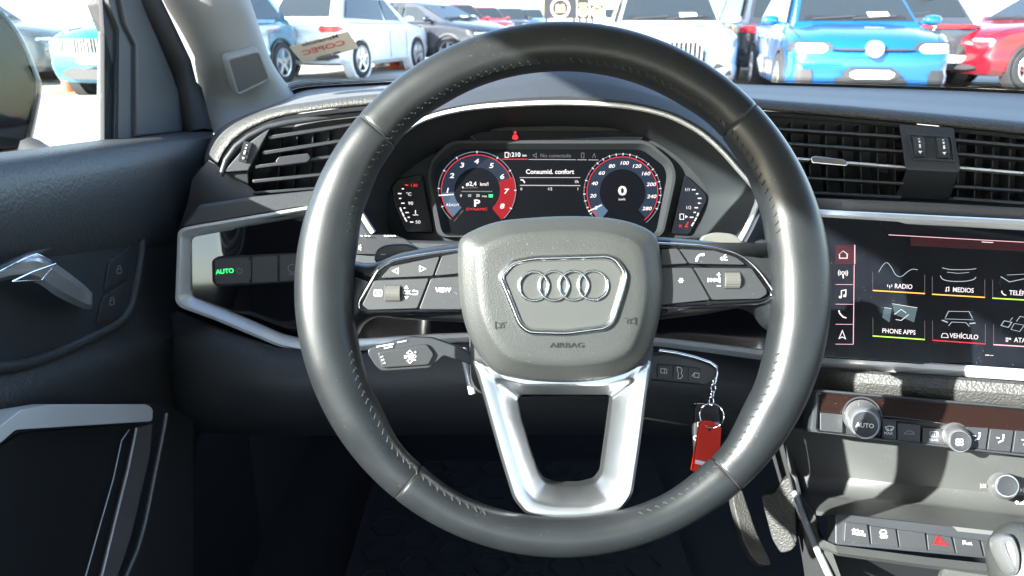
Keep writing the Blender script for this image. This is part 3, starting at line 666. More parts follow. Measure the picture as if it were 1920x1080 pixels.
# hood: outside of the binnacle rising from the lip back over the dash
rows = []
for p in ar:
    k = max(0, min(1, (430 - p.y) / 180))
    c = Vector((1050, 330)); e = (p - c).normalized(); up_ = max(0, -e.y)
    o = p + e * 5
    base = pt(c.x + (o.x - c.x) * 1.02, o.y - 2, LIPT + .03)
    rows.append([LP.wpx(o.x - e.x * 2, o.y - e.y * 2, -.010), LP.wpx(o.x, o.y, -.0015), LP.wpx(o.x + e.x * 7, o.y + e.y * 7, .003), LP.wpx(o.x + e.x * 28, o.y + e.y * (26 + 12 * up_), -.010), pt(o.x + e.x * 44, o.y + e.y * (40 + 34 * up_), .80), pt(o.x + e.x * 48, o.y + e.y * (40 + 40 * up_), .86), pt(o.x + e.x * 46, o.y + e.y * 30, 1.02)])
m = MB(); m.grid(rows); m.build('hood', M['hood'], cl, 60)
# inner shroud funnel down to the display
ol = [(p.x, p.y) for p in ar] + [(1330, 462), (1200, 466), (1050, 466), (880, 466), (740, 458)]
inr = [(735, 450), (722, 420), (728, 350), (760, 318), (800, 290), (850, 268), (930, 236), (1050, 233), (1150, 236), (1230, 262), (1280, 295), (1318, 335), (1334, 366), (1325, 400), (1304, 446), (1200, 452), (1050, 452), (880, 452)]
m = MB(); m.blend(CL, [CL.px(p, .05) for p in ol], [CL.px(p, 0) for p in rnd(inr, 20)], [(0, .050), (.10, .046), (.5, .026), (1, 0.0), (1.0, -.02)], 220)
m.build('inner_shroud', M['inner'], cl, 60)
MB().slabpx(CL, rnd([(700, 470), (705, 320), (860, 225), (1240, 225), (1360, 330), (1345, 470)], 20), -.03, -.008, .001).build('back_plate', M['inner'], cl, 30)
# raised frame round the display
fo = [(842, 262), (1215, 262), (1262, 302), (1270, 330), (1244, 445), (820, 445), (800, 330), (806, 300)]
fi = [(860, 280), (1205, 280), (1246, 312), (1251, 330), (1230, 440), (842, 440), (815, 330), (820, 308)]
MB().blend(CL, CL.poly(rnd(fo, 16), .004), CL.poly(rnd(fi, 14), -.003), [(0, -.010), (0, .003), (.1, .0042), (.45, .0042), (1, -.004)], 160).build('display_frame', M['inner'], cl, 40)
MB().slabpx(CL, rnd(fi, 14), -.009, -.0045, .0004).build('display_glass', M['scr'], cl, 30)
# warning lamp band
wb = [(872, 246), (1214, 246), (1202, 262), (1190, 269), (905, 269), (890, 262)]
MB().slabpx(CL, rnd(wb, 8), -.008, -.0010, .001).build('warning_band', M['glassblk'], cl, 30)
m = MB(); z = -.0007
m.fill(CL, rnd([(964, 246), (968, 246), (969, 250), (966, 252), (963, 250)], 1.5), z); m.fill(CL, rnd([(962, 252.5), (970, 252.5), (972, 260), (969, 262), (963, 262), (960, 260)], 2), z)
m.build('seatbelt_lamp', M['red'], cl, 0)
# side gauges: dark windows
for q in ([(733, 350), (745, 335), (792, 325), (812, 436), (760, 436), (736, 372)], [(1284, 326), (1322, 362), (1326, 374), (1292, 440), (1258, 438)]):
    MB().slabpx(CL, rnd(q, 6), -.009, -.0035, .001).build('side_gauge_window', M['glassblk'], cl, 30)
zc = -.0043; zs = -.0033
TC = (894.5, 357); SC = (1167, 360.5)
# tachometer
tach = MB().arc(CL, TC, 43, 67.5, -46, 226, zc, 70).build('tachometer_band', M['blue'], cl, 0)
MB().arc(CL, TC, 43.5, 72.5, -50, 21, zc + .0004, 30).build('red_zone', M['redz'], tach, 0)
MB().arc(CL, TC, 43.5, 66, 184, 228, zc + .0004, 16).build('ready_zone', M['blue2'], tach, 0)
MB().arc(CL, TC, 66.6, 67.8, 18, 228, zc + .0008, 60).build('red_ring', M['red'], tach, 0)
MB().arc(CL, TC, 72.2, 73.6, -46, 228, zc + .0008, 70).build('rim_ring', material('lit rim', (.004, .004, .005), .4, emit=(.5, .6, .75), estr=.06), tach, 0)
m = MB()
for a in (-28, 0, 31, 58, 90, 122, 149, 177, 205):
    m.stroke(CL, [(TC[0] + 69.5 * math.cos(R(a)), TC[1] - 69.5 * math.sin(R(a))), (TC[0] + 74 * math.cos(R(a)), TC[1] - 74 * math.sin(R(a)))], 1.4, zc + .0012)
m.stroke(CL, [(821.5, 366.5), (850.5, 364.5)], 2.2, zc + .0012); m.build('scale_mark', M['wht'], tach, 0)
for s, u, v in (('1', 838.5, 357.5), ('2', 847, 329.8), ('3', 866, 310), ('4', 893, 303), ('5', 921, 311), ('6', 941, 331.5), ('7', 948.5, 359), ('8', 941, 387)):
    text('numeral', s, CL, (u, v), 9, M['wht'], tach, zc + .0012, shear=.15, bold=.018, wide=1.35)
text('lit_word', 'READY', CL, (849, 384.5), 4.6, M['wht'], tach, zc + .0012, wide=1.2); text('lit_word', '1/min x 1000', CL, (859.5, 405), 3.6, M['dim'], tach, zc + .0008, rot=50)
MB().disc(CL, TC, 43, -.006, zc + .0002, .0001, 48).build('dial_centre', M['scr'], tach, 30)
z = zc + .0006
text('lit_word', 'ø2,4', CL, (883.5, 345), 8, M['wht'], tach, z, bold=.016); text('lit_word', 'km/l', CL, (908, 345.5), 6.5, M['wht'], tach, z, bold=.01)
text('lit_word', '0', CL, (864.5, 367), 5, M['wht'], tach, z); text('lit_word', '10', CL, (880, 367), 5, M['wht'], tach, z); text('lit_word', '20', CL, (896, 367), 5, M['wht'], tach, z); text('lit_word', 'max', CL, (908.5, 367.8), 4, M['wht'], tach, z)
text('lit_word', 'P', CL, (894, 381.5), 12.5, M['wht'], tach, z, bold=.03, wide=1.3); text('lit_word', 'DYNAMIC', CL, (894.4, 392.5), 5, M['red'], tach, z, wide=1.25)
m = MB(); m.stroke(CL, [(865, 359), (923, 359)], 1.8, z); m.stroke(CL, [(868, 352.5), (896, 352)], .9, z); m.build('bar_line', M['dim'], tach, 0)
MB().fill(CL, [(916.5, 364.5), (924, 364.5), (924, 370), (916.5, 370)], z).build('battery_mark', M['green'], tach, 0)
MB().fill(CL, [(866, 350), (869.5, 350), (867.8, 354.5)], z).build('pointer_mark', M['wht'], tach, 0)
# speedometer
sp = MB().arc(CL, SC, 43.5, 67, -44, 224, zc, 70).build('speedometer_band', M['blue'], cl, 0)
MB().arc(CL, SC, 43.8, 66, 208, 232, zc + .0004, 10).build('zero_zone', M['blue2'], sp, 0); MB().arc(CL, SC, 43.8, 66, -48, -30, zc + .0004, 10).build('zero_zone', M['blue'], sp, 0)
MB().arc(CL, SC, 66.2, 67.4, -52, 228, zc + .0008, 70).build('red_ring', M['red'], sp, 0); MB().arc(CL, SC, 71.6, 73, -52, 228, zc + .0008, 70).build('rim_ring', bpy.data.materials['lit rim'], sp, 0)
m = MB(); mr = MB()
for k in range(29):
    a = 214 - k * (250 / 24)
    if a < -34: break
    (mr if k in (4, 6, 15) else m).stroke(CL, [(SC[0] + 69 * math.cos(R(a)), SC[1] - 69 * math.sin(R(a))), (SC[0] + 73.5 * math.cos(R(a)), SC[1] - 73.5 * math.sin(R(a)))], 1.3, zc + .0012)
m.stroke(CL, [(1103, 396.5), (1128, 384.5)], 2.2, zc + .0012); m.build('scale_mark', M['wht'], sp, 0); mr.build('red_mark', M['red'], sp, 0)
for s, u, v in (('0', 1117, 390), ('20', 1111.5, 367.5), ('40', 1114.5, 344.3), ('60', 1127.6, 324.7), ('80', 1146.6, 311.7), ('100', 1169.8, 306), ('120', 1193, 311.7), ('160', 1210, 325.7), ('200', 1220.7, 346), ('240', 1221.5, 368.7), ('280', 1212.5, 391.3)):
    text('numeral', s, CL, (u, v), 6.6, M['wht'], sp, zc + .0012, shear=.2, bold=.012, wide=1.25)
MB().disc(CL, SC, 43, -.006, zc + .0002, .0001, 48).build('dial_centre', M['scr'], sp, 30)
text('lit_word', '0', CL, (1167, 358.5), 16.5, M['wht'], sp, z, bold=.03, wide=1.35); text('lit_word', 'km/h', CL, (1166.3, 373.8), 4.5, M['wht'], sp, z)
# middle of the display
z = zc + .0004
text('lit_word', '210', CL, (967.5, 290.3), 8, M['wht'], cl, z, bold=.02); text('lit_word', 'km', CL, (983.5, 291.5), 4.6, M['wht'], cl, z, bold=.01)
m = MB(); m.stroke(CL, [(947, 286), (953, 286), (953, 295), (947, 295)], 1.3, z, True); m.stroke(CL, [(955, 287), (956.5, 289), (956.5, 294.5)], 1.1, z); m.build('pump_mark', M['wht'], cl, 0)
text('lit_word', 'No conectado', CL, (1042, 292), 7, M['dim'], cl, z)
m = MB(); m.stroke(CL, [(1000, 290), (1003, 290), (1006, 287), (1006, 296), (1003, 293), (1000, 293)], 1, z, True); m.stroke(CL, [(1090, 287), (1095, 287), (1095, 296), (1090, 296)], 1, z, True); m.stroke(CL, [(1111, 296), (1114, 288), (1117, 296)], 1, z); m.build('dim_mark', M['dim'], cl, 0)
MB().stroke(CL, [(941, 298.5), (989, 298.5)], 1.4, z).build('red_line', M['red'], cl, 0)
m = MB(); m.stroke(CL, [(991, 299), (1080, 299.5)], 1, z); m.stroke(CL, [(1082, 299.6), (1100, 299.8)], 1, z); m.stroke(CL, [(1103, 299.8), (1122, 300)], 1, z); m.stroke(CL, [(974, 333), (1088, 333)], 1.2, z); m.stroke(CL, [(975, 347.5), (1088, 348)], 1.6, z); m.build('grey_line', material('lit grey', (.004, .004, .004), .4, emit=(.8, .75, .78), estr=.11), cl, 0)
text('lit_word', 'Consumid. confort', CL, (1031, 322.3), 8.3, M['wht'], cl, z, bold=.018); text('lit_word', 'l/h', CL, (1081.5, 341), 5.2, M['wht'], cl, z)
for s, u in (('0', 977.5), ('1/2', 1031), ('1', 1083.5)): text('lit_word', s, CL, (u, 354.5), 5, M['wht'], cl, z)
MB().stroke(CL, [(976, 337), (981, 338), (984, 343)], 2.2, z).build('seat_mark', M['wht'], cl, 0)
# temperature and fuel scales
k4 = lambda x, y: (640 + x / 4.155, 180 + y / 4.155); k6 = lambda x, y: (1040 + x / 3.857, 180 + y / 3.857)
m = MB()
for i, (x, y) in enumerate([(480, 723), (455, 760), (458, 798), (480, 835), (492, 873), (512, 908), (525, 945), (548, 982)]):
    u, v = k4(x, y); w = 3.2 if i in (1, 3, 5, 7) else 2; m.stroke(CL, [(u - w, v), (u + w, v)], 2, zs)
for a, b in (((458, 870), (470, 900)), ((474, 908), (488, 938)), ((492, 946), (510, 978))): m.stroke(CL, [k4(*a), k4(*b)], 2.6, zs)
for i, (x, y) in enumerate([(1005, 678), (1030, 707), (1048, 740), (1045, 775), (1024, 808), (1013, 842), (990, 877)]):
    u, v = k6(x, y); w = 3.4 if i in (0, 2, 4, 6) else 2.2; m.stroke(CL, [(u - w, v), (u + w, v)], 2.1, zs)
for a, b in (((1040, 845), (1030, 870)), ((1025, 880), (1012, 905)), ((1007, 913), (990, 940))): m.stroke(CL, [k6(*a), k6(*b)], 2.8, zs)
u, v = k6(925, 873); m.stroke(CL, [(u - 5, v - 5), (u + 2, v - 5), (u + 2, v + 5), (u - 5, v + 5)], 1.2, zs, True); m.fill(CL, [(u + 5, v - 3), (u + 10, v), (u + 5, v + 3)], zs)
u, v = k4(578, 910); m.stroke(CL, [(u, v - 5), (u, v + 2)], 1.6, zs); m.stroke(CL, [(u - 5, v + 3.5), (u - 2, v + 4.5), (u + 2, v + 3.5), (u + 5, v + 4.5)], 1.2, zs)
m.build('gauge_mark', M['wht'], cl, 0)
for s, p in (('°C', k4(525, 765)), ('90', k4(540, 837)), ('50', k4(597, 983))): text('numeral', s, CL, p, 6, M['wht'], cl, zs, wide=1.15)
for s, p in (('1/1', k6(960, 678)), ('1/2', k6(968, 808))): text('numeral', s, CL, p, 6, M['wht'], cl, zs)
text('numeral', '130', CL, k4(565, 697), 5.6, M['red'], cl, zs, wide=1.2); text('numeral', 'R', CL, k6(910, 942), 5.6, M['red'], cl, zs, wide=1.2)
m = MB(); m.stroke(CL, [k4(495, 693), k4(522, 696)], 1.8, zs); m.stroke(CL, [k6(968, 910), k6(945, 945), k6(965, 945)], 1.8, zs); m.stroke(CL, [k6(958, 928), k6(968, 926)], 1.2, zs + .0004); m.build('red_mark', M['red'], cl, 0)
# flat top of the column shroud under the display
MB().loft(CL, CL.poly(rnd([(690, 448), (860, 452), (1240, 446), (1400, 446), (1480, 452), (1480, 500), (660, 500), (660, 452)], 5), .05), [(0, -.03), (0, .046), (.003, .05)], True, True).build('shroud_floor', M['smooth'], cl, 40)
# ================================================================ air vents
def thumbwheel(pl, q, z, parent):
    """ribbed wheel standing out of its slot; q = centre, half width, half height (pixels), tilt"""
    u, v, hw, hh, tilt = q; c = pl.px((u, v), z); ca, sa = math.cos(R(tilt)), math.sin(R(tilt)); rs = []
    for k in range(25):
        f = k / 24; y = (f * 2 - 1) * hh * pl.mpp; h = z + .0045 * math.sqrt(max(0, 1 - (f * 2 - 1) ** 2)) + (.0005 if k % 2 else 0)
        row = []
        for x, zz in ((-hw, z - .003), (-hw, h), (-hw * .6, h), (hw * .6, h), (hw, h), (hw, z - .003)):
            X = x * pl.mpp; row.append(pl.w(c.x + X * ca - y * sa, c.y + X * sa + y * ca, zz))
        rs.append(row)
    m = MB(); m.rings(rs, True, True, True); o = m.build('thumbwheel', M['button'], parent, 20)
    m = MB(); top = z + .0052
    for dv, hh2 in ((-.62, .04), (-.33, .08), (.08, .17)):
        y = -dv * hh * pl.mpp; w = .16 * hw * pl.mpp; g = hh2 * hh * pl.mpp; zt = z + .0047 * math.sqrt(1 - dv * dv) + .0012
        pts = [(-w, y - g), (w, y - g), (w, y + g), (-w, y + g)]
        m.slab(pl, [Vector((c.x + x * ca - yy * sa, c.y + x * sa + yy * ca)) for x, yy in pts], zt, zt + .0003, .00005, 1)
    y = -.62 * hh * pl.mpp; g = hw * .35 * pl.mpp; zt = z + .0047 * .78 + .0012
    m.slab(pl, [Vector((c.x + x * ca - yy * sa, c.y + x * sa + yy * ca)) for x, yy in ((-g, y + g * .6), (0, y - g), (g, y + g * .6))], zt, zt + .0003, .00005, 1)
    m.build('printed_mark', M['white'], o, 0); return o
VP = facing(1650, 300, .855, 9.5, 14)
slat = M['smooth']
def vent(name, label, pl, well, slats, vanes, tab, group=None):
    t = thing(name, pl.wpx(*well[-1], -.04), label, 'air vent', group)
    MB().slabpx(pl, well, -.075, -.060, .001).build('vent_well', M['dark'], t, 30)
    for u0, v0, u1, v1 in vanes: MB().bar(pl, (u0, v0), (u1, v1), 3.0, -.058, -.034).build('vertical_vane', M['dark'], t, 40)
    for a, b, w, mt in slats: MB().bar(pl, a, b, w, -.022, -.001, .0008).build('horizontal_slat', mt, t, 50)
    if tab: MB().slabpx(pl, rnd(tab[0], 3), -.012, .007, .002, 3).build('direction_tab', tab[1], t, 60)
    return t
sl = [((1420, 239), (1700, 257), 5, slat), ((1420, 265), (1700, 284), 5, slat), ((1430, 292), (1705, 314), 4.5, M['silver']), ((1440, 329), (1695, 344), 5, slat), ((1440, 357), (1690, 370), 6, slat)]
vn = [(u, 228 + (u - 1440) * .03, u + 4, 362 + (u - 1440) * .03) for u in range(1452, 1700, 32)]
vent('centre_air_vent', 'slatted centre air vent next to the steering wheel, chrome tab on one slat', VP, [(1400, 205), (1720, 228), (1720, 385), (1400, 372)], sl, vn, ([(1520, 296), (1528, 292), (1583, 299), (1590, 305), (1588, 312), (1522, 306)], M['chrome']))
sl = [((1790, 262), (2080, 288), 5, slat), ((1795, 288), (2080, 311), 5, slat), ((1798, 314), (2080, 338), 4.5, M['silver']), ((1790, 349), (2080, 368), 5, slat), ((1788, 372), (2080, 392), 6, slat)]
vn = [(u, 240 + (u - 1790) * .05, u - 5, 372 + (u - 1790) * .05) for u in range(1800, 2060, 32)]
vent('centre_air_vent', 'slatted centre air vent on the passenger side of the thumbwheels', VP, [(1770, 232), (2110, 268), (2110, 415), (1770, 390)], sl, vn, None)
dv = thing('vent_divider', VP.wpx(1740, 372), 'grey divider block with two ribbed thumbwheels between the centre vents', 'vent control')
m = MB(); P_ = lambda u, v, z: VP.wpx(u, v, z)
m.rings([[P_(1686, 233, -.004), P_(1788, 240, -.004)], [P_(1697, 311, .010), P_(1800, 316, .010)], [P_(1700, 318, .010), P_(1798, 323, .010)], [P_(1678, 371, -.024), P_(1780, 375, -.024)]], False)
m.rings([[P_(1686, 233, -.004), P_(1697, 311, .010), P_(1700, 318, .010), P_(1678, 371, -.024)], [P_(1686, 233, -.05), P_(1697, 311, -.05), P_(1700, 318, -.05), P_(1678, 371, -.05)]], False)
m.rings([[P_(1788, 240, -.004), P_(1800, 316, .010), P_(1798, 323, .010), P_(1780, 375, -.024)], [P_(1788, 240, -.05), P_(1800, 316, -.05), P_(1798, 323, -.05), P_(1780, 375, -.05)]], False)
m.build('divider_block', M['smooth'], dv, 30)
VD = Plane(VP.wpx(1742, 277, .0040), VP.ex, (VP.wpx(1692, 272, .003) - VP.wpx(1697, 311, .010)))
MB().loft(VD, VD.poly(rnd([(1702, 250), (1785, 255), (1792, 304), (1710, 299)], 3), .001), [(0, -.004), (0, .0013), (.0018, .0016), (.0026, .0002)], False, False).build('slot_frame', M['smooth'], dv, 30)
thumbwheel(VD, (1721, 276, 10, 21, 4), .0005, dv); thumbwheel(VD, (1766, 278, 10, 21, 4), .0005, dv)

LV = facing(510, 300, .90, -14, 14)
sl = [((503, 258), (680, 230), 6.5, slat), ((492, 287), (670, 259), 6.5, slat), ((478, 313), (660, 288), 6, slat), ((474, 340), (650, 322), 6, slat), ((474, 362), (640, 349), 5, slat)]
vn = [(u, 252 - (u - 520) * .15, u - 8, 356 - (u - 520) * .12) for u in range(528, 660, 30)]
lv = vent('side_air_vent', 'slatted side air vent between the door and the steering wheel', LV, [(470, 245), (700, 205), (690, 360), (470, 372)], sl, vn, ([(516, 303), (522, 294), (578, 287), (583, 296), (577, 304), (524, 311)], M['smooth']))
MB().slabpx(LV, [(418, 323), (466, 268), (508, 238), (494, 264), (465, 320)], -.05, .002, .0012).build('vent_cheek', M['plastic'], lv, 30)
MB().slabpx(LV, [(420, 324), (465, 321), (466, 348)], -.05, -.003, .001).build('cheek_facet', M['dark'], lv, 30)
thumbwheel(LV, (460, 285, 7, 20, -20), .002, lv)
m = MB(); m.tube([LV.wpx(u, v, .0) for u, v in ((414, 330), (424, 300), (442, 275), (466, 256), (500, 239), (540, 230), (600, 221), (690, 210))], .0035, 8); m.build('surround_bead', M['smooth'], lv, 60)

# ================================================================ infotainment screen
MM = facing(1740, 560, .702, 9.5, 20)
mm = thing('infotainment_screen', MM.wpx(1740, 690), 'black touch screen showing six menu tiles with RADIO and MEDIOS', 'touch screen')
MB().slabpx(MM, rnd([(1500, 404), (2200, 446), (2200, 716), (1500, 668)], 8), -.02, 0, .0012).build('screen_glass', M['glassblk'], mm, 30)
z = .0002; k5 = lambda x, y: (1500 + x / 3.376, 400 + y / 3.376)
MB().fill(MM, [k5(225, 200), k5(343, 200), k5(343, 323), k5(225, 322)], z).build('active_cell', M['pinkd'], mm, 0)
m = MB(); m.stroke(MM, [k5(346, 200), k5(346, 322)], 1.8, z); m.stroke(MM, [k5(343, 326), k5(337, 830)], 1.1, z)
for y in (450, 575, 702, 828): m.stroke(MM, [k5(225, y), k5(334, y + 1)], .8, z)
m.stroke(MM, [k5(560, 136), k5(1100, 166), k5(1700, 198)], 1, z); m.build('menu_line', M['pink'], mm, 0)
MB().fill(MM, [k5(700, 150), k5(1800, 206), k5(1800, 262), k5(700, 205)], z).build('top_gradient', M['pinkd'], mm, 0)
def icon(build): m = MB(); build(m); m.build('menu_icon', M['wht'], mm, 0)
icon(lambda m: (m.stroke(MM, [k5(244, 262), k5(273, 238), k5(304, 262)], 1.5, z), m.stroke(MM, [k5(250, 262), k5(250, 284), k5(298, 284), k5(298, 262)], 1.5, z + .0003)))
icon(lambda m: (m.arc(MM, k5(272, 378), 2, 3.4, 0, 360, z, 14), m.stroke(MM, [k5(272, 388), k5(274, 412)], 2.2, z), [(m.arc(MM, k5(272, 378), rr - .6, rr + .6, -40, 40, z, 8), m.arc(MM, k5(272, 378), rr - .6, rr + .6, 140, 220, z, 8)) for rr in (5.5, 8.5)]))
icon(lambda m: (m.stroke(MM, [k5(262, 528), k5(262, 490), k5(290, 484), k5(290, 520)], 1.8, z), m.disc(MM, k5(256, 530), 2.6, 0, z + .0006, .0001, 12, 1), m.disc(MM, k5(284, 522), 2.6, 0, z + .0006, .0001, 12, 1)))
icon(lambda m: m.stroke(MM, [k5(246, 614), k5(250, 632), k5(272, 656), k5(294, 662)], 2.4, z)); icon(lambda m: m.stroke(MM, [k5(268, 742), k5(247, 792), k5(267, 782), k5(288, 794)], 1.6, z, True))
icon(lambda m: m.stroke(MM, [k5(1172, 897), k5(1198, 898)], 1.6, z)); icon(lambda m: m.stroke(MM, [k5(1204, 899), k5(1224, 900)], 1, z)); icon(lambda m: m.stroke(MM, [k5(1150, 181), k5(1222, 185)], 1.2, z + .0004))
TL = [('RADIO', 460, 790, 488, 508, (655, 464), 'orange', 370), ('MEDIOS', 836, 1170, 512, 532, (1033, 487), 'orange', 400), ('TELÉFONO', 1218, 1560, 537, 556, (1420, 508), 'lime', 420),
      ('PHONE APPS', 460, 790, 776, 799, (625, 750), 'lime', 660), ('VEHÍCULO', 838, 1174, 803, 827, (1038, 780), 'red', 680), ('ATAJOS', 1224, 1566, 831, 852, (1422, 806), 'pink', 700)]
TILES = []
for nm, x0, x1, ya, yb, c, colr, ys in TL:
    tile = MB().stroke(MM, [k5(x0, ya), k5(x1, yb)], 2, z).build('tile_underline', M[colr], mm, 0); TILES.append(tile)
    m = MB(); m.stroke(MM, [k5(x0 + 1, ys), k5(x0 + 1, ya - 6)], .7, z); m.stroke(MM, [k5(x1 - 1, ys + 20), k5(x1 - 1, yb - 6)], .7, z); m.build('tile_side', M['dim'], tile, 0)
    text('tile_word', nm, MM, k5(*c), 8.6, M['wht'], tile, z, bold=.008, wide=.84)
PICM = material('lit picture', (.004, .004, .004), .4, emit=(.75, .85, .95), estr=.11)
def pics(nm, par, mat, items):
    """each drawn line of a tile picture is a piece of its own under its tile"""
    for i, (w_, pts, cl_) in enumerate(items): MB().stroke(MM, [k5(*p) for p in pts] if len(pts) < 5 or cl_ else [tuple(q) for q in spl([Vector(k5(*p)) for p in pts], 4)], w_, z + .0002 * (i % 3), cl_).build(nm, mat, par, 0)
T0, T1, T2_, T3, T4, T5 = TILES
pics('tile_picture', T0, PICM, [(1, [(498, 372), (525, 328), (552, 313), (580, 345), (605, 388), (640, 400), (680, 370), (710, 354), (745, 357)], False)])
pics('tile_picture', T1, PICM, [(1.2, [(888, 395), (905, 418), (960, 430), (1040, 430), (1095, 420), (1114, 404)], False), (1, [(900, 345), (930, 352), (960, 356), (1060, 356), (1115, 350)], False), (.8, [(930, 372), (1000, 380), (1070, 374)], False)])
pics('tile_picture', T2_, PICM, [(1.2, [(1270, 400), (1325, 434), (1440, 410)], False), (.8, [(1310, 390), (1430, 385)], False)])
pics('tile_picture', T4, PICM, [(1, [(920, 660), (940, 620), (1070, 622), (1092, 665)], False), (.8, [(915, 668), (1098, 674)], False), (2, [(898, 676), (935, 690)], False), (2, [(1110, 694), (1072, 698)], False), (.9, [(940, 712), (960, 688), (1050, 692), (1072, 716)], False)])
pics('tile_picture', T5, PICM, [(1.1, [(1272, 710), (1292, 680), (1340, 690), (1318, 722)], True), (.7, [(1335, 735), (1356, 697), (1420, 708), (1390, 748)], True), (.8, [(1345, 660), (1330, 680)], False), (.9, [(1370, 684), (1392, 652), (1450, 664)], False)])
for q in ([(583, 572), (742, 598), (722, 690), (600, 640)], [(533, 596), (580, 603), (566, 690), (520, 660)]): MB().fill(MM, [k5(*p) for p in q], z).build('tile_picture', M['teal'], T3, 0)
z += .0004
pics('tile_icon', T3, M['wht'], [(1, [(596, 640), (640, 608), (672, 630)], False), (1, [(688, 640), (640, 678), (605, 672)], False), (.8, [(583, 572), (742, 598)], False), (.8, [(533, 596), (580, 603)], False)])
pics('tile_icon', T0, M['wht'], [(1.2, [(567, 455), (568, 475)], False), (1, [(556, 450), (553, 458), (556, 466)], False), (1, [(579, 450), (582, 458), (579, 466)], False)])
pics('tile_icon', T1, M['wht'], [(1.1, [(926, 492), (926, 470), (942, 467), (942, 490)], False), (2.4, [(920, 492), (927, 492)], False), (2.4, [(936, 490), (943, 490)], False)])
pics('tile_icon', T2_, M['wht'], [(1.6, [(1276, 490), (1280, 505), (1295, 517), (1305, 518)], False)])
pics('tile_icon', T4, M['wht'], [(1, [(896, 775), (904, 760), (928, 761), (937, 776), (937, 787), (896, 785)], True)])
pics('tile_icon', T5, M['wht'], [(.9, [(x, y), (x + 11, y + 1), (x + 11, y + 9), (x, y + 8)], True) for x, y in ((1304, 788), (1322, 790), (1304, 803))])

# ================================================================ climate panel
CP = facing(1740, 800, .665, 9.5, 28)
k7 = lambda x, y: (1480 + x / 2.843, 700 + y / 2.843)
cp = thing('climate_panel', CP.wpx(1740, 845), 'climate control panel with AUTO knob, fan knob and row of small buttons', 'climate control')
fo = [k7(138, 95), k7(158, 84), k7(1900, 232), k7(1900, 520), k7(110, 312)]; fi = [k7(160, 114), k7(170, 106), k7(1880, 250), k7(1880, 490), k7(155, 308)]
MB().blend(CP, CP.poly(rnd(fo, 6), .003), CP.poly(rnd(fi, 5), .001), [(0, -.03), (0, .002), (.2, .0035), (.6, .0035), (1, 0), (1, -.006)], 160).build('panel_frame', M['smooth'], cp, 30)
MB().slabpx(CP, [k7(150, 100), k7(1890, 244), k7(1890, 378), k7(945, 282), k7(830, 270), k7(560, 236), k7(150, 206)], -.02, -.0015, .0005).build('gloss_strip', material('dusty sunlit brown gloss', (.013, .006, .005), .16, coat=.5, dust=.4), cp, 30)  # brown takes in both the dust and the sunlight on it
MB().slabpx(CP, [k7(150, 206), k7(560, 240), k7(1890, 384), k7(1890, 498), k7(150, 318)], -.02, -.004, .0005).build('button_bed', M['dark'], cp, 30)
Zc = .0012
for nm, q in (('blank_button', [(165, 208), (285, 218), (285, 318), (165, 306)]), ('demist_button', [(498, 240), (570, 246), (570, 356), (498, 350)]), ('recirculation_button', [(578, 262), (700, 274), (696, 370), (578, 358)]), ('rear_demist_button', [(712, 288), (836, 298), (832, 384), (710, 372)]),
              ('airflow_button', [(946, 284), (1062, 292), (1046, 408), (940, 398)]), ('airflow_button', [(1072, 294), (1196, 304), (1178, 418), (1056, 408)]), ('airflow_button', [(1206, 304), (1330, 316), (1316, 430), (1190, 420)]), ('airflow_button', [(1340, 318), (1470, 330), (1456, 444), (1328, 432)])):
    bo = MB().slabpx(CP, rnd([k7(*p) for p in q], 2.5), -.008, Zc, .0010, 3).build(nm, M['button'], cp, 45)
    cx_, cy_ = k7(sum(p[0] for p in q) / 4, sum(p[1] for p in q) / 4); ic = MB(); zz = Zc + .0002
    if nm == 'demist_button':
        ic.stroke(CP, [(cx_ - 8, cy_ - 4), (cx_, cy_ - 6), (cx_ + 8, cy_ - 4), (cx_ + 5, cy_ + 2), (cx_ - 5, cy_ + 2)], 1.3, zz, True); ic.stroke(CP, [(cx_ - 3, cy_ + 4), (cx_ - 3, cy_ - 2)], 1.2, zz + .0004); ic.stroke(CP, [(cx_ + 3, cy_ + 4), (cx_ + 3, cy_ - 2)], 1.2, zz + .0004)
        ic.build('printed_mark', M['white'], bo, 0); text('printed_mark', 'MAX', CP, (cx_ - 2, cy_ + 8), 5, M['white'], bo, zz)
    elif nm == 'recirculation_button': ic.stroke(CP, [(cx_ - 9, cy_ + 2), (cx_ - 6, cy_ - 1), (cx_, cy_ - 4), (cx_ + 5, cy_ - 2), (cx_ + 9, cy_), (cx_ + 9, cy_ + 3)], 1.3, zz, True); ic.build('printed_mark', M['grey'], bo, 0)
    elif nm == 'rear_demist_button':
        ic.stroke(CP, rnd([(cx_ - 8, cy_ - 9), (cx_ + 7, cy_ - 8), (cx_ + 7, cy_ + 1), (cx_ - 8, cy_)], 2), 1.3, zz, True)
        for d in (-4, 0, 4): ic.stroke(CP, [(cx_ + d, cy_ - 6), (cx_ + d - .5, cy_ + 3)], 1.1, zz + .0004)
        ic.build('printed_mark', M['grey'], bo, 0); text('printed_mark', 'REAR', CP, (cx_ - 1, cy_ + 7), 5, M['grey'], bo, zz)
    elif nm == 'airflow_button':
        ic.stroke(CP, [(cx_ + 6, cy_ - 7), (cx_ + 4, cy_ + 1), (cx_ - 2, cy_ + 3), (cx_ - 4, cy_ + 5)], 1.6, zz); ic.stroke(CP, [(cx_ - 8, cy_ - 5), (cx_ - 2, cy_ - 4)], 1.4, zz); ic.disc(CP, (cx_ + 6, cy_ - 9), 1.6, 0, zz + .0004, .0001, 10, 1)
        ic.build('printed_mark', M['white'], bo, 0)
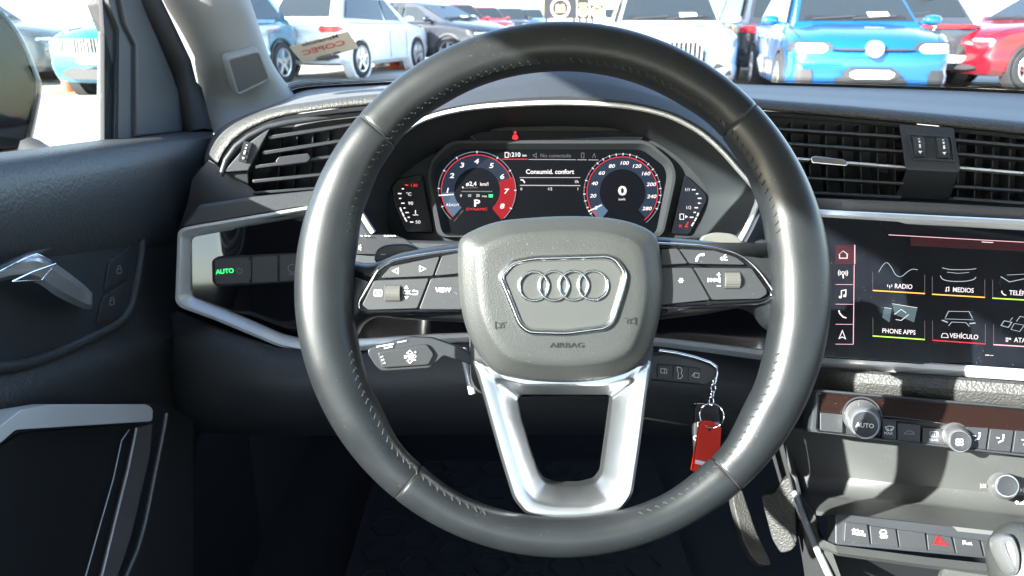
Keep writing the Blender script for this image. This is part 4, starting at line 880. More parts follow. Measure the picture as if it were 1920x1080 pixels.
def knob(pl, name, c0, r0, c1, r1, capmat, parent, h=.018):
    """turned knob: base c0,r0 on the panel and face c1,r1 in front, knurled silver side"""
    a = pl.px(c0, .0); b = pl.px(c1, h); n = 72; rs = []
    for f, k, kn in ((-.004 / h, 1.02, 0), (.05, 1.02, 0), (.08, 1.0, 0), (.12, .97, 0), (.16, .96, 1), (.70, .92, 1), (.78, .90, 0), (.90, .87, 0), (1.0, .80, 0)):
        c = a.lerp(b, max(f, 0)); r = (r0 * k) * pl.mpp
        rs.append([pl.w(c.x + math.cos(2 * math.pi * j / n) * r * (1 - .02 * kn * (j % 2)), c.y + math.sin(2 * math.pi * j / n) * r * (1 - .02 * kn * (j % 2)), h * f) for j in range(n)])
    m = MB(); m.rings(rs, True, False, True); o = m.build(name, M['knob'], parent, 25)
    q = []; r = r1 * pl.mpp
    ps = [Vector((b.x + math.cos(2 * math.pi * j / 40) * r, b.y + math.sin(2 * math.pi * j / 40) * r)) for j in range(40)]
    MB().loft(pl, ps, [(0, h - .002), (0, h + .0006), (.0006, h + .0012), (.002, h + .0009)], True, True).build('knob_face', capmat, o, 40); return o
kb = knob(CP, 'temperature_knob', k7(388, 232), 32, k7(402, 273), 23, M['button'], cp); text('printed_mark', 'AUTO', CP, k7(403, 279), 8, M['white'], kb, .0192, bold=.01)
MB().arc(CP, k7(386, 226), 33, 36, 0, 360, .0002, 40, .0016).build('knob_collar', M['smooth'], kb, 30)
MB().stroke(CP, [k7(385, 252), k7(415, 254)], 1.4, .0192).build('lamp_slot', M['threadw'], kb, 0)
kb = knob(CP, 'fan_knob', k7(888, 332), 24, k7(908, 362), 17.5, M['button'], cp, .015)
m = MB()
for k in range(4):
    a = R(45 + 90 * k); u, v = k7(907, 367); m.arc(CP, (u + 4.3 * math.cos(a), v + 4.3 * math.sin(a)), 2.2, 3.6, 0, 360, .0162 + k * .0004, 12)
m.build('printed_mark', M['white'], kb, 0)

# ================================================================ centre console
con = thing('centre_console', pt(1740, 1060, .70), 'grey centre console below the climate panel with open tray and silver edge', 'centre console')
def strip(name, rows, mat, parent, sm=40):
    m = MB(); m.grid([[pt(p[0], p[1], p[2] - (.026 if p[2] < .9 else 0)) for p in r] for r in rows]); return m.build(name, mat, parent, sm)
strip('console_wall', [[(1470, 800, .80), (1530, 808, .765), (1740, 832, .725), (1920, 858, .69), (2200, 890, .645)], [(1478, 880, .815), (1535, 890, .785), (1740, 912, .745), (1920, 930, .71), (2200, 960, .66)], [(1500, 918, .80), (1545, 925, .775), (1740, 942, .735), (1920, 964, .70), (2200, 990, .65)], [(1504, 932, .775), (1552, 934, .75), (1740, 951, .71), (1920, 972, .675), (2200, 1000, .63)]], M['console'], con, 60)
strip('console_shelf', [[(1504, 931, .776), (1552, 933, .751), (1740, 950, .711), (1920, 971, .676), (2200, 998, .631)], [(1530, 958, .735), (1568, 964, .705), (1740, 982, .668), (1920, 1002, .637), (2200, 1030, .60)], [(1530, 966, .735), (1568, 970, .705), (1740, 990, .668), (1920, 1010, .637), (2200, 1040, .60)]], M['console'], con, 30)
strip('console_side', [[(1470, 800, .815), (1504, 931, .777), (1528, 960, .737), (1536, 1010, .70), (1548, 1100, .66)], [(1440, 830, .99), (1478, 960, .95), (1498, 1010, .92), (1506, 1060, .90), (1520, 1160, .86)]], M['plastic'], con, 30)
strip('lower_lip', [[(1530, 1006, .700), (1565, 1022, .672), (1740, 1045, .64), (1920, 1064, .615), (2200, 1095, .58)], [(1536, 1022, .690), (1570, 1036, .662), (1740, 1060, .63), (1920, 1078, .605), (2200, 1110, .57)], [(1540, 1030, .695), (1572, 1042, .668), (1740, 1066, .64), (1920, 1086, .615), (2200, 1118, .58)]], M['console'], con, 30)
strip('tray_cavity', [[(1565, 1026, .70), (1740, 1050, .70), (1920, 1070, .68), (2200, 1100, .65)], [(1560, 1100, .74), (1740, 1120, .74), (1920, 1130, .72), (2200, 1150, .69)], [(1540, 1300, .66), (1740, 1300, .64), (1920, 1300, .62), (2200, 1300, .60)]], M['dark'], con, 30)
m = MB(); m.tube([pt(p[0], p[1], p[2] - .026) for p in ((1490, 925, .79), (1497, 940, .775), (1512, 985, .735), (1532, 1030, .70), (1556, 1082, .66), (1600, 1180, .60))], .0032, 8); m.build('silver_edge', M['silver'], con, 60)
strip('console_rim', [[(1500, 940, .778), (1516, 985, .738), (1536, 1030, .702), (1562, 1084, .662), (1606, 1180, .602)], [(1528, 966, .733), (1540, 1000, .71), (1562, 1040, .675), (1580, 1090, .65), (1622, 1180, .60)]], M['console'], con, 30)
MB().slabpx(facing(1880, 1075, .60, 9.5, 50), [(1770, 1066), (1870, 1074), (1880, 1120), (1750, 1120)], -.01, 0, .001).build('tray_liner', M['console'], con, 30)
VK = facing(1885, 913, .664, 9.5, 22)
vk = thing('volume_knob', VK.wpx(1885, 936, -.005), 'silver volume knob on the console wall above the gear lever', 'knob')
knob(VK, 'knob_body', k7(1142, 604), 25, k7(1160, 600), 18, M['button'], vk, .014)
m = MB(); u, v = k7(1035, 600)
for d in (-4, 0): m.fill(VK, [(u + d + 4, v - 4), (u + d + 4, v + 4), (u + d, v)], .002)
m.fill(VK, [(u - 6, v - 4), (u - 5, v - 4), (u - 5, v + 4), (u - 6, v + 4)], .002); m.build('printed_mark', M['white'], vk, 0); m = MB(); u, v = k7(1240, 622); m.fill(VK, [(u - 3, v - 4), (u - 3, v + 4), (u + 1, v)], .002); m.fill(VK, [(u + 2, v - 4), (u + 3, v - 4), (u + 3, v + 4), (u + 2, v + 4)], .002)
m.build('printed_mark', M['white'], vk, 0); m = MB(); u, v = k7(1212, 688); m.arc(VK, (u, v), 2, 3, 0, 360, .002, 12); m.stroke(VK, [(u + 5, v + 3), (u + 16, v + 3), (u + 16, v - 4)], 1.1, .002, True); m.build('printed_mark', M['white'], vk, 0)
BR = facing(1740, 1010, .632, 9.5, 34)
br = thing('console_switches', BR.wpx(1740, 1050), 'row of console buttons with red hazard triangle and drive select', 'switch row')
MB().slabpx(BR, rnd([k7(246, 754), k7(262, 748), k7(1900, 930), k7(1900, 1090), k7(1066, 988), k7(245, 912)], 5), -.03, -.002, .002).build('switch_housing', M['smooth'], br, 30)
for i, q in enumerate(([(298, 792), (414, 806), (430, 912), (292, 898)], [(428, 812), (566, 830), (582, 926), (438, 914)], [(576, 832), (722, 852), (734, 944), (590, 928)], [(734, 856), (862, 872), (884, 960), (742, 944)], [(874, 874), (1012, 890), (1034, 976), (892, 962)], [(1024, 894), (1160, 908), (1180, 994), (1044, 980)], [(1172, 910), (1310, 926), (1330, 1010), (1190, 996)])):
    bo = MB().slabpx(BR, rnd([k7(*p) for p in q], 2.5), -.01, .0022, .0012, 3).build('push_button', M['button'], br, 45)
    z = .0024
    if i == 0: text('printed_mark', 'drive', BR, k7(364, 838), 5.6, M['white'], bo, z, bold=.012, wide=1.3, rot=-3); text('printed_mark', 'select', BR, k7(370, 856), 5.6, M['white'], bo, z, bold=.012, wide=1.3, rot=-3)
    if i == 1:
        text('printed_mark', 'OFF', BR, k7(504, 873), 5.8, M['white'], bo, z); m = MB(); u, v = k7(500, 848); m.stroke(BR, [(u - 6, v), (u - 4, v - 4), (u + 4, v - 4), (u + 6, v), (u + 6, v + 2), (u - 6, v + 2)], 1.2, z, True); m.stroke(BR, [(u - 3, v + 7), (u - 1, v + 4), (u - 4, v + 3.4)], 1, z + .0004); m.stroke(BR, [(u + 4, v + 7), (u + 2, v + 4), (u + 5, v + 3.4)], 1, z + .0004); m.build('printed_mark', M['white'], bo, 0)
    if i == 3:
        m = MB(); m.stroke(BR, [k7(792, 868), k7(842, 916), k7(772, 908)], 2.6, z, True); m.stroke(BR, [k7(794, 884), k7(818, 907), k7(786, 903)], 1.6, z, True); m.build('hazard_triangle', M['red'], bo, 0)
    if i == 4: text('printed_mark', 'P', BR, k7(932, 904), 7.5, M['white'], bo, z, bold=.01); text('printed_mark', 'w/A', BR, k7(956, 908), 5, M['white'], bo, z)
GL = facing(1905, 1040, .52, 9.5, 38)
gl = thing('gear_lever', GL.wpx(1915, 1150), 'dark gear lever knob with polished chrome oval inlay', 'gear lever')
c = GL.wpx(1915, 1052, -.01); m = MB(); rs = []
for i in range(13):
    a = -math.pi / 2 + math.pi * i / 12
    rs.append([c + GL.ex * .0205 * math.cos(a) * math.cos(b) + GL.n * .024 * math.cos(a) * math.sin(b) + GL.ey * (.026 * math.sin(a) if math.sin(a) > 0 else .055 * math.sin(a)) for b in [2 * math.pi * k / 24 for k in range(24)]])
m.rings(rs, True, True, True); m.build('lever_knob', M['hub'], gl, 60)
m = MB(); ov = [GL.px(p, .0165) for p in spl([Vector(p) for p in ((1872, 1010), (1888, 1000), (1906, 1008), (1918, 1040), (1916, 1070), (1903, 1078), (1888, 1060), (1875, 1034))], 4, True)]
m.loft(GL, ov, [(0, .004), (0, .012), (.002, .0155), (.004, .0155), (.0065, .0120), (.007, .010)], False, True); m.build('chrome_inlay', M['knob'], gl, 50)
m = MB(); m.tube([c - GL.ey * .04, c - GL.ey * .09 - GL.n * .01], .009, 12); m.build('lever_shaft', M['dark'], gl, 60)

# ================================================================ footwell: pedal and mat
ped = thing('accelerator_pedal', pt(1415, 1060, .93), 'accelerator pedal shaped as its long sunlit sliver, low beside the centre console', 'pedal')
PD = facing(1420, 990, .93, -10, 45)
MB().slabpx(PD, spl([Vector(p) for p in ((1374, 930), (1390, 918), (1402, 948), (1420, 1000), (1444, 1050), (1440, 1060), (1418, 1054), (1396, 1018), (1382, 972))], 3, True), -.012, 0, .003, 3).build('pedal_pad', M['roll'], ped, 60)  # pad takes the outline of the sunlit sliver, not the whole pedal
m = MB(); m.tube([PD.wpx(1385, 930, -.008), PD.wpx(1370, 860, -.06)], .006, 8); m.build('pedal_arm', M['dark'], ped, 60)
kn = thing('console_sun_patch', pt(1460, 1030, .86), 'grained grey piece shaped as the sunlit patch on the centre console side', 'trim panel')
KD = facing(1460, 970, .86, 28, 12)
MB().slabpx(KD, rnd([(1426, 930), (1452, 926), (1464, 904), (1482, 894), (1490, 940), (1494, 1016), (1486, 1032), (1464, 1038), (1448, 1012)], 8), -.02, 0, .0015, 3).build('sun_patch_face', M['roll'], kn, 60)  # separate piece cut to the outline of the sunlit patch on the console side
MB().tube([KD.wpx(u, v, .0008) for u, v in ((1458, 930), (1472, 970), (1490, 1022))], .0012, 6).build('sun_patch_crease', M['plastic'], kn, 60)
fm = thing('floor_mat', Vector((.05, 1.15, .362)), 'black floor mat with hexagon pattern under the steering wheel', 'floor mat')
FM = Plane(Vector((.03, 1.15, .372)), Vector((1, 0, 0)), Vector((0, 1, 0)))
MB().box(FM, -.30, .26, -.5, .22, -.008, 0, .003).build('mat_base', M['carpet'], fm, 40)
hexm = material('mat hexagons', (.010, .011, .014), .8)
hexes = []
for i in range(-4, 4):
    for j in range(-5, 3):
        cx_, cy_ = i * .062, j * .072 + (i % 2) * .036
        ps = [Vector((cx_ + .031 * math.cos(R(60 * k)), cy_ + .031 * math.sin(R(60 * k)))) for k in range(6)]
        MB().loft(FM, ps, [(0, -.001), (0, .003), (.003, .003), (.004, .001)], False, False).build('hexagon_ridge', hexm, fm, 30)
# ================================================================ driver's door
DP = Plane(Vector((-.40, .75, 1.05)), Vector((0, 1, 0)), Vector((0, 0, 1)))       # inner face of the door, normal to the right
door = thing('driver_door', Vector((-.44, .6, .34)), 'dark door panel with chrome inner handle, window glass and grab pocket', 'car door')
def dpt(u, v, z=0): return DP.wpx(u, v, z)
# skin: rows down the door at several stations; z is how far it swells into the cabin
def skin(name, rows, mat, sm=60):
    m = MB(); m.grid([[dpt(*p) for p in r] for r in rows]); return m.build(name, mat, door, sm)
US = [-420, -200, 0, 60, 130, 200, 270, 330, 400]
def sill(u): return 290 - u * .125 if u >= 0 else 290 - u * .10
rows = []
for u in US:
    s = sill(u); k = 1 if u < 300 else .4; e = max(0, min(1, (430 - u) / 120))
    rows.append([(u, s - 4, -.055), (u, s, -.040), (u, s + 5, -.012), (u, s + 18, .004), (u, s + 60, .014 * k), (u, s + 120, .015 * k), (u, 470 - u * .10, .010 * k), (u, 500 - u * .14, .002)])
skin('upper_panel', rows, M['door'])
rows = [[(u, 495 - u * .14, .0), (u, 600 - u * .20, -.002), (u, 690 - u * .30, .000), (u, 735 - u * .36, .010), (u, 760 - u * .40, .016), (u, 790 - u * .40, .012), (u, 900 - u * .30, .006), (u, 1300, 0)] for u in US[:-1] + [362]]
skin('lower_panel', rows, M['door'])
# raised edge of the handle recess
m = MB(); rs = spl([Vector(p) for p in ((-160, 590), (0, 505), (90, 462), (170, 424), (214, 408), (240, 416), (262, 442), (262, 480), (248, 560), (228, 600), (170, 634), (70, 676), (0, 690), (-160, 700))], 5)
m.tube([dpt(p.x, p.y, .004) for p in rs], .005, 8, up=(1, 0, 0)); m.build('recess_edge', M['door'], door, 60)
m = MB(); m.slab(DP, DP.poly([(p.x, p.y) for p in rs], .0035), -.004, .0035, .001); m.build('recess_plate', M['smooth'], door, 30)
# lock buttons
for q, nm in (([(205, 492), (246, 462), (240, 520), (196, 548)], 0), ([(194, 556), (238, 528), (232, 590), (182, 606)], 1)):
    b = MB().slab(DP, DP.poly(rnd(q, 6), .006), .002, .006, .0015, 3).build('lock_button', M['button'], door, 50)
    m = MB(); u, v = ((223, 507), (210, 566))[nm]; z = .0063
    m.stroke(DP, [(u - 4, v - 2), (u + 4, v - 4), (u + 4, v + 4), (u - 4, v + 6)], 1.2, z, True); m.stroke(DP, [(u - 3, v - 2), (u - 2, v - 8), (u + 2, v - 9), (u + 3, v - 4)], 1.1, z + .0004); m.build('printed_mark', M['grey'], b, 0)
# chrome inner handle: faceted bar reaching into the cabin
hd = [(-60, 545, 558, .020), (0, 505, 528, .026), (40, 484, 524, .032), (72, 476, 532, .036), (104, 494, 554, .036), (140, 520, 572, .034), (162, 538, 580, .031), (173, 550, 578, .027)]
rows = []
for u, v0, v1, z in spl_any(hd, 3):
    rows.append([dpt(u, v0, z - .014), dpt(u, v0, z), dpt(u, v0 + (v1 - v0) * .25, z + .004), dpt(u, v0 + (v1 - v0) * .75, z + .003), dpt(u, v1, z - .002), dpt(u, v1, z - .014)])
m = MB(); m.rings(rows, True, True, True); hdl = m.build('inner_handle', material('dark chrome', (.40, .40, .40), .28, .7), door, 25)
m = MB(); m.tube([dpt(u, v, .0400) for u, v in ((22, 528), (60, 510), (104, 494), (78, 526), (22, 528))], .0006, 6, caps=False); m.build('handle_edge', M['chrome'], hdl, 60)
m = MB(); m.tube([dpt(u, v, z) for u, v, z in ((-40, 530, .026), (0, 508, .028), (45, 485, .034), (68, 476, .038), (84, 482, .038), (104, 495, .038))], .0006, 6); m.build('handle_edge', M['chrome'], hdl, 60)
# grab pocket: silver bar, dark mouth and framed front edge
MB().slab(DP, DP.poly(rnd([(-200, 830), (0, 792), (60, 764), (300, 756), (318, 772), (300, 850), (262, 1000), (230, 1100), (-200, 1400)], 10), .026), .0, .026, .003, 3).build('pocket_body', M['smooth'], door, 50)
MB().slab(DP, DP.poly(rnd([(-200, 870), (0, 838), (40, 812), (282, 792), (272, 850), (232, 1000), (196, 1100), (-200, 1400)], 8), .029), .02, .029, .0005).build('pocket_mouth', M['dark'], door, 30)
MB().slab(DP, DP.poly(rnd([(-120, 880), (0, 800), (40, 768), (100, 758), (275, 758), (287, 766), (286, 790), (30, 806), (0, 832), (-120, 920)], 6), .044), .028, .044, .005, 4).build('grab_bar', material('bar with reflected tone', (.60, .60, .60), .35, .1), door, 50)  # satin metal; its window reflection is put into the pale matt colour
m = MB(); m.tube([dpt(u, v, .036) for u, v in ((312, 775), (308, 800), (290, 890), (272, 980), (258, 1030), (236, 1082))], .0022, 8); m.build('pocket_edge', material('dull grey edge', (.20, .20, .21), .4, .6), door, 60)
m = MB(); m.tube([dpt(u, v, .034) for u, v in ((256, 802), (240, 880), (215, 980), (190, 1082))], .0012, 8); m.build('pocket_edge', M['silver'], door, 60)
m = MB(); m.tube([dpt(u, v, .034) for u, v in ((242, 806), (228, 826), (212, 900), (186, 990), (160, 1082))], .0007, 8); m.build('pocket_edge', M['silver'], door, 60)
MB().slab(DP, DP.poly([(260, 802), (286, 796), (282, 850), (248, 1000), (220, 1085), (193, 1085), (218, 980), (243, 880)], .033), .028, .033, .001).build('pocket_cheek', M['pad'], door, 30)
# window: front guide channel, sail panel, belt seal and the pane
GP = Plane(Vector((-.455, .75, 1.10)), Vector((0, 1, 0)), Vector((-.10, 0, 1)))
m = MB(); g = [(196, 270), (196, 60), (190, -40), (232, -40), (226, 60), (216, 110), (213, 268)]
m.slab(GP, GP.poly(g, .0), -.005, 0, .001); m.build('window_guide', M['rubber'], door, 40)
MB().slab(GP, GP.poly([(214, 266), (219, 60), (223, 60), (222, 266)], .003), -.01, .003, .0006).build('guide_lip', M['smooth'], door, 30)
MB().slab(GP, GP.poly(rnd([(222, 262), (224, 56), (205, 6), (190, -60), (262, -60), (300, 60), (352, 150), (402, 240)], 3), .006), -.02, .006, .002, 3).build('sail_panel', M['plastic'], door, 50)
MB().slab(GP, GP.poly([(256, 256), (256, 84), (236, 44), (215, -60), (262, -60), (300, 60), (352, 150), (402, 240)], .012), -.01, .012, .003, 3).build('sail_ridge', M['plastic'], door, 50)
pane = [GP.w(y, z) for y, z in ((-1.05, -.06), (.18, -.09), (.18, .10), (.02, .33), (-.20, .425), (-1.02, .425))]
n_ = GP.n * .004; m = MB(); m.rings([pane, [p - n_ for p in pane]], True, True, True); m.build('window_pane', M['glass'], door, 0)
quadbox('door_core', [(-.475, 1.15, .32), (-.475, -.42, .32), (-.475, -.42, 1.085), (-.475, 1.15, 1.03)], -.03, M['dark'], door)
# upper door frame and roof rail (out of frame, shades the cabin)
m = MB(); m.tube([Vector(p) for p in ((-.475, .90, 1.28), (-.50, .74, 1.43), (-.52, .50, 1.51), (-.52, 0, 1.535), (-.52, -.4, 1.53))], .028, 8, flat=.8); m.build('window_frame', M['rubber'], door, 60)

# door mirror outside the glass
mir = thing('door_mirror', pt(20, 290, 1.22), 'black exterior door mirror housing seen through the side window', 'mirror')
MC = facing(20, 170, 1.25, -25, 12)
ms = [(-140, 20), (-60, 6), (0, 22), (30, 52), (52, 90), (72, 140), (78, 166), (70, 215), (60, 262), (56, 280), (0, 292), (-140, 292)]
mp_ = clean(ccw(MC.poly(spl([Vector(p) for p in ms], 3, True), 0)))
m = MB(); m.loft(MC, mp_, [(.004, .03), (0, .026), (-.001, .0), (.004, -.03), (.016, -.06), (.035, -.085), (.06, -.10)], False, True); m.build('mirror_housing', material('mirror gloss', (.010, .011, .013), .3, dust=.6), mir, 60)
MB().loft(MC, inset(mp_, .008), [(0, .012), (0, .0255), (.001, .026)], True, True).build('mirror_back', material('dark reflection face', (.003, .004, .006), .8, spec=.01), mir, 40)  # near-black matt colour stands in for the dark reflection in the mirror
m = MB(); m.tube([pt(58, 278, 1.22), pt(75, 290, 1.18), pt(100, 300, 1.14)], .018, 8); m.build('mirror_arm', M['rubber'], mir, 60)

# ================================================================ A pillar
pil = thing('windscreen_pillar', pt(440, 235, 1.0), 'light grey cloth-covered windscreen pillar with small tweeter grille', 'pillar')
PL = [(-200, (196, 218, 262, 322, 394), .96), (-60, (262, 282, 330, 392, 442), 1.0), (0, (290, 306, 362, 425, 464), 1.02), (60, (318, 334, 388, 452, 484), 1.05), (120, (345, 360, 408, 480, 506), 1.08), (165, (360, 374, 420, 510, 536), 1.11), (190, (368, 382, 426, 530, 556), 1.12), (215, (374, 388, 430, 520, 545), 1.11), (250, (380, 396, 433, 480, 500), 1.08)]
rows = []
for v, us, t in PL:
    p = [pt(u, v, t + d) for u, d in zip(us, (.01, -.012, -.030, -.012, .02))]
    rows.append([pt(us[0] - 34, v, t + .06)] + p + [pt(us[4] + 4, v - 4, t + .09)])
cols = [spl([r[j] for r in rows], 4) for j in range(7)]
rows = [spl([c[i] for c in cols], 4) for i in range(len(cols[0]))]
m = MB(); m.grid(rows); m.build('pillar_cover', M['fabric'], pil, 60)
m = MB(); m.tube([pt(u, v, t) for u, v, t in ((150, -260, .90), (210, -90, .94), (272, 0, .97), (300, 60, 1.0), (330, 120, 1.03), (350, 170, 1.05), (372, 250, 1.05))], .020, 8); m.build('door_seal', M['rubber'], pil, 60)
TW = Plane(pt(466, 140, 1.062), (pt(505, 125, 1.085) - pt(440, 140, 1.060)), (pt(450, 100, 1.03) - pt(478, 178, 1.075)))
tq = rnd([(425, 111), (486, 95), (508, 150), (446, 180)], 9)
tp = clean(ccw(TW.poly(tq, .003)))
MB().loft(TW, tp, [(-.002, -.012), (-.002, .0005), (0, .0028), (.0016, .0030), (.0028, .0014), (.003, -.004)], False, False).build('tweeter_rim', M['fabric'], pil, 60)
gr = MB().loft(TW, inset(tp, .0026), [(0, -.008), (0, .0004), (.0015, .0010)], True, True).build('tweeter_grille', M['fabricd'], pil, 40)
m = MB(); ip = inset(tp, .0040); xs = [p.x for p in ip]; ys = [p.y for p in ip]
def inside(p):
    c_ = False
    for i in range(len(ip)):
        a, b = ip[i - 1], ip[i]
        if (a.y > p.y) != (b.y > p.y) and p.x < (b.x - a.x) * (p.y - a.y) / (b.y - a.y) + a.x: c_ = not c_
    return c_
k = 0
for i in range(110):
    off = min(xs) - .15 + i * .0026; seg = [];
    for j in range(170):
        q = Vector((off + j * .0012, min(ys) + j * .0008 - .02)); 
        if inside(q): seg.append(q)
    if len(seg) > 3: m.tube([TW.w(q.x, q.y, .0014) for q in (seg[0], seg[-1])], .0006, 4)
m.build('grille_ribs', M['fabricd'], gr, 60)

# ================================================================ windscreen and sticker
wsn = thing('windscreen', Vector((.3, 1.2, 1.06)), 'raked clear windscreen glass with dotted black lower edge', 'windscreen')
base = [pt(548, 176, 1.185)] + [pt(p[0], p[1], p[2] + .015) for p in BS[6:]]
base = spl(base, 3); rows = []
for p in base:
    k = (p.x - .35) / .9; top = Vector((-.50 + (p.x + .47) * .95, .66 - .06 * k * k, 1.545))
    rows.append([p.lerp(top, f) + Vector((0, .03, .03)) * math.sin(math.pi * f) for f in [i / 10 for i in range(11)]])
m = MB(); m.grid(rows); m.build('glass_pane', M['ws'], wsn, 60)
dots = MB(); frit = MB()
frit.grid([[r[0] + Vector((0, -.004, -.012)), r[0] + Vector((0, -.005, .0)), r[0].lerp(r[1], .10) + Vector((0, -.005, .0))] for r in rows]); frit.build('black_border', material('ceramic frit', (.012, .012, .013), .5), wsn, 60)
for i in range(len(base) - 1):
    a, b = rows[i], rows[i + 1]
    for k in range(14):
        f = k / 14; p0 = a[0].lerp(b[0], f); p1 = a[1].lerp(b[1], f); d = (b[0] - a[0]).normalized(); e = (p1 - p0).normalized()
        for j in range(4):
            c_ = p0.lerp(p1, .13 + .045 * j) + d * (.002 * (j % 2)) + Vector((0, -.005, 0)); rr = .0018 - .0003 * j
            dots.add([c_ + d * rr * math.cos(R(60 * q)) + e * rr * math.sin(R(60 * q)) for q in range(6)], [(0, 1, 2, 3, 4, 5)])
dots.build('border_dots', bpy.data.materials['ceramic frit'], wsn, 0, kind='stuff')
# sticker inside the glass, lettering seen from behind
def on_glass(u, v):
    best = None; r = ray(u, v)
    for i in range(len(rows) - 1):
        for j in range(10):
            q = [rows[i][j], rows[i + 1][j], rows[i + 1][j + 1], rows[i][j + 1]]
            n = (q[1] - q[0]).cross(q[3] - q[0]); dn = r.dot(n)
            if abs(dn) < 1e-9: continue
            t = (q[0] - CAM).dot(n) / dn; p = CAM + r * t
            c_ = sum(q, Vector()) / 4
            if best is None or (p - c_).length < best[0]: best = ((p - c_).length, p)
    return best[1]
c1, c2, c3 = on_glass(542, 88), on_glass(652, 59), on_glass(568, 119)
SP = Plane(on_glass(607, 90) + Vector((0, -.006, -.004)), (c2 - c1), (c1 - c3))
stk = thing('windscreen_sticker', SP.wpx(568, 119), 'cream service sticker with reversed red lettering inside the windscreen corner', 'sticker')
stp = MB().slabpx(SP, rnd([(542, 88), (652, 59), (673, 90), (568, 119)], 2), -.0004, 0, .0001, 1).build('sticker_paper', material('cream paper', (.62, .56, .46), .7, var=.05), stk, 0)
inkr = material('red ink', (.62, .12, .10), .6); inkk = material('dark ink', (.12, .09, .09), .6)
for s, p, h, mt in (('Mantención', (600, 76), 9, inkk), ('COPEC', (607, 90), 12, inkr), ('sin costo', (615, 103), 8, inkk)):
    text('reversed_word', s, SP, p, h, mt, stk, .0008, mirror=True, wide=1.15 if s != 'COPEC' else 1.5, bold=.01)
# ================================================================ outside: the lot and its cars
GZ = .08
gm = material('pale concrete', (.36, .33, .29), .9, var=.45, varscale=.9, bump=(9, .4, .03))
m = MB(); m.add([(-300, -200, GZ), (300, -200, GZ), (300, 900, GZ), (-300, 900, GZ)], [(0, 1, 2, 3)]); m.build('ground', gm, None, 0, kind='structure', fixn=False)
bpy.data.objects['ground']['label'] = 'sunlit pale concrete parking lot'
tyre_m = material('tyre rubber', (.02, .02, .021), .8, var=.2); rim_m = material('alloy', (.55, .55, .56), .3, .9); clad_m = material('black cladding', (.025, .026, .028), .6)
cglass = material('car window', (.02, .026, .03), .06, spec=.35); lampw = material('headlamp lens', (.75, .78, .80), .1, coat=1); lampr = material('tail lamp', (.55, .012, .015), .15, coat=1)
plate_m = material('number plate', (.75, .75, .72), .5)
class Pose:
    def __init__(s, x, y, psi): s.c = Vector((x, y, GZ)); s.f = Vector((math.cos(R(psi)), math.sin(R(psi)), 0)); s.l = Vector((-s.f.y, s.f.x, 0))
    def __call__(s, x, y, z): return s.c + s.f * x + s.l * y + Vector((0, 0, z))
def at(u, Y, z=.6):
    t = Y * math.cos(PITCH) + (CAM.z - z) * math.sin(PITCH); return (u - 960) / FPX * t
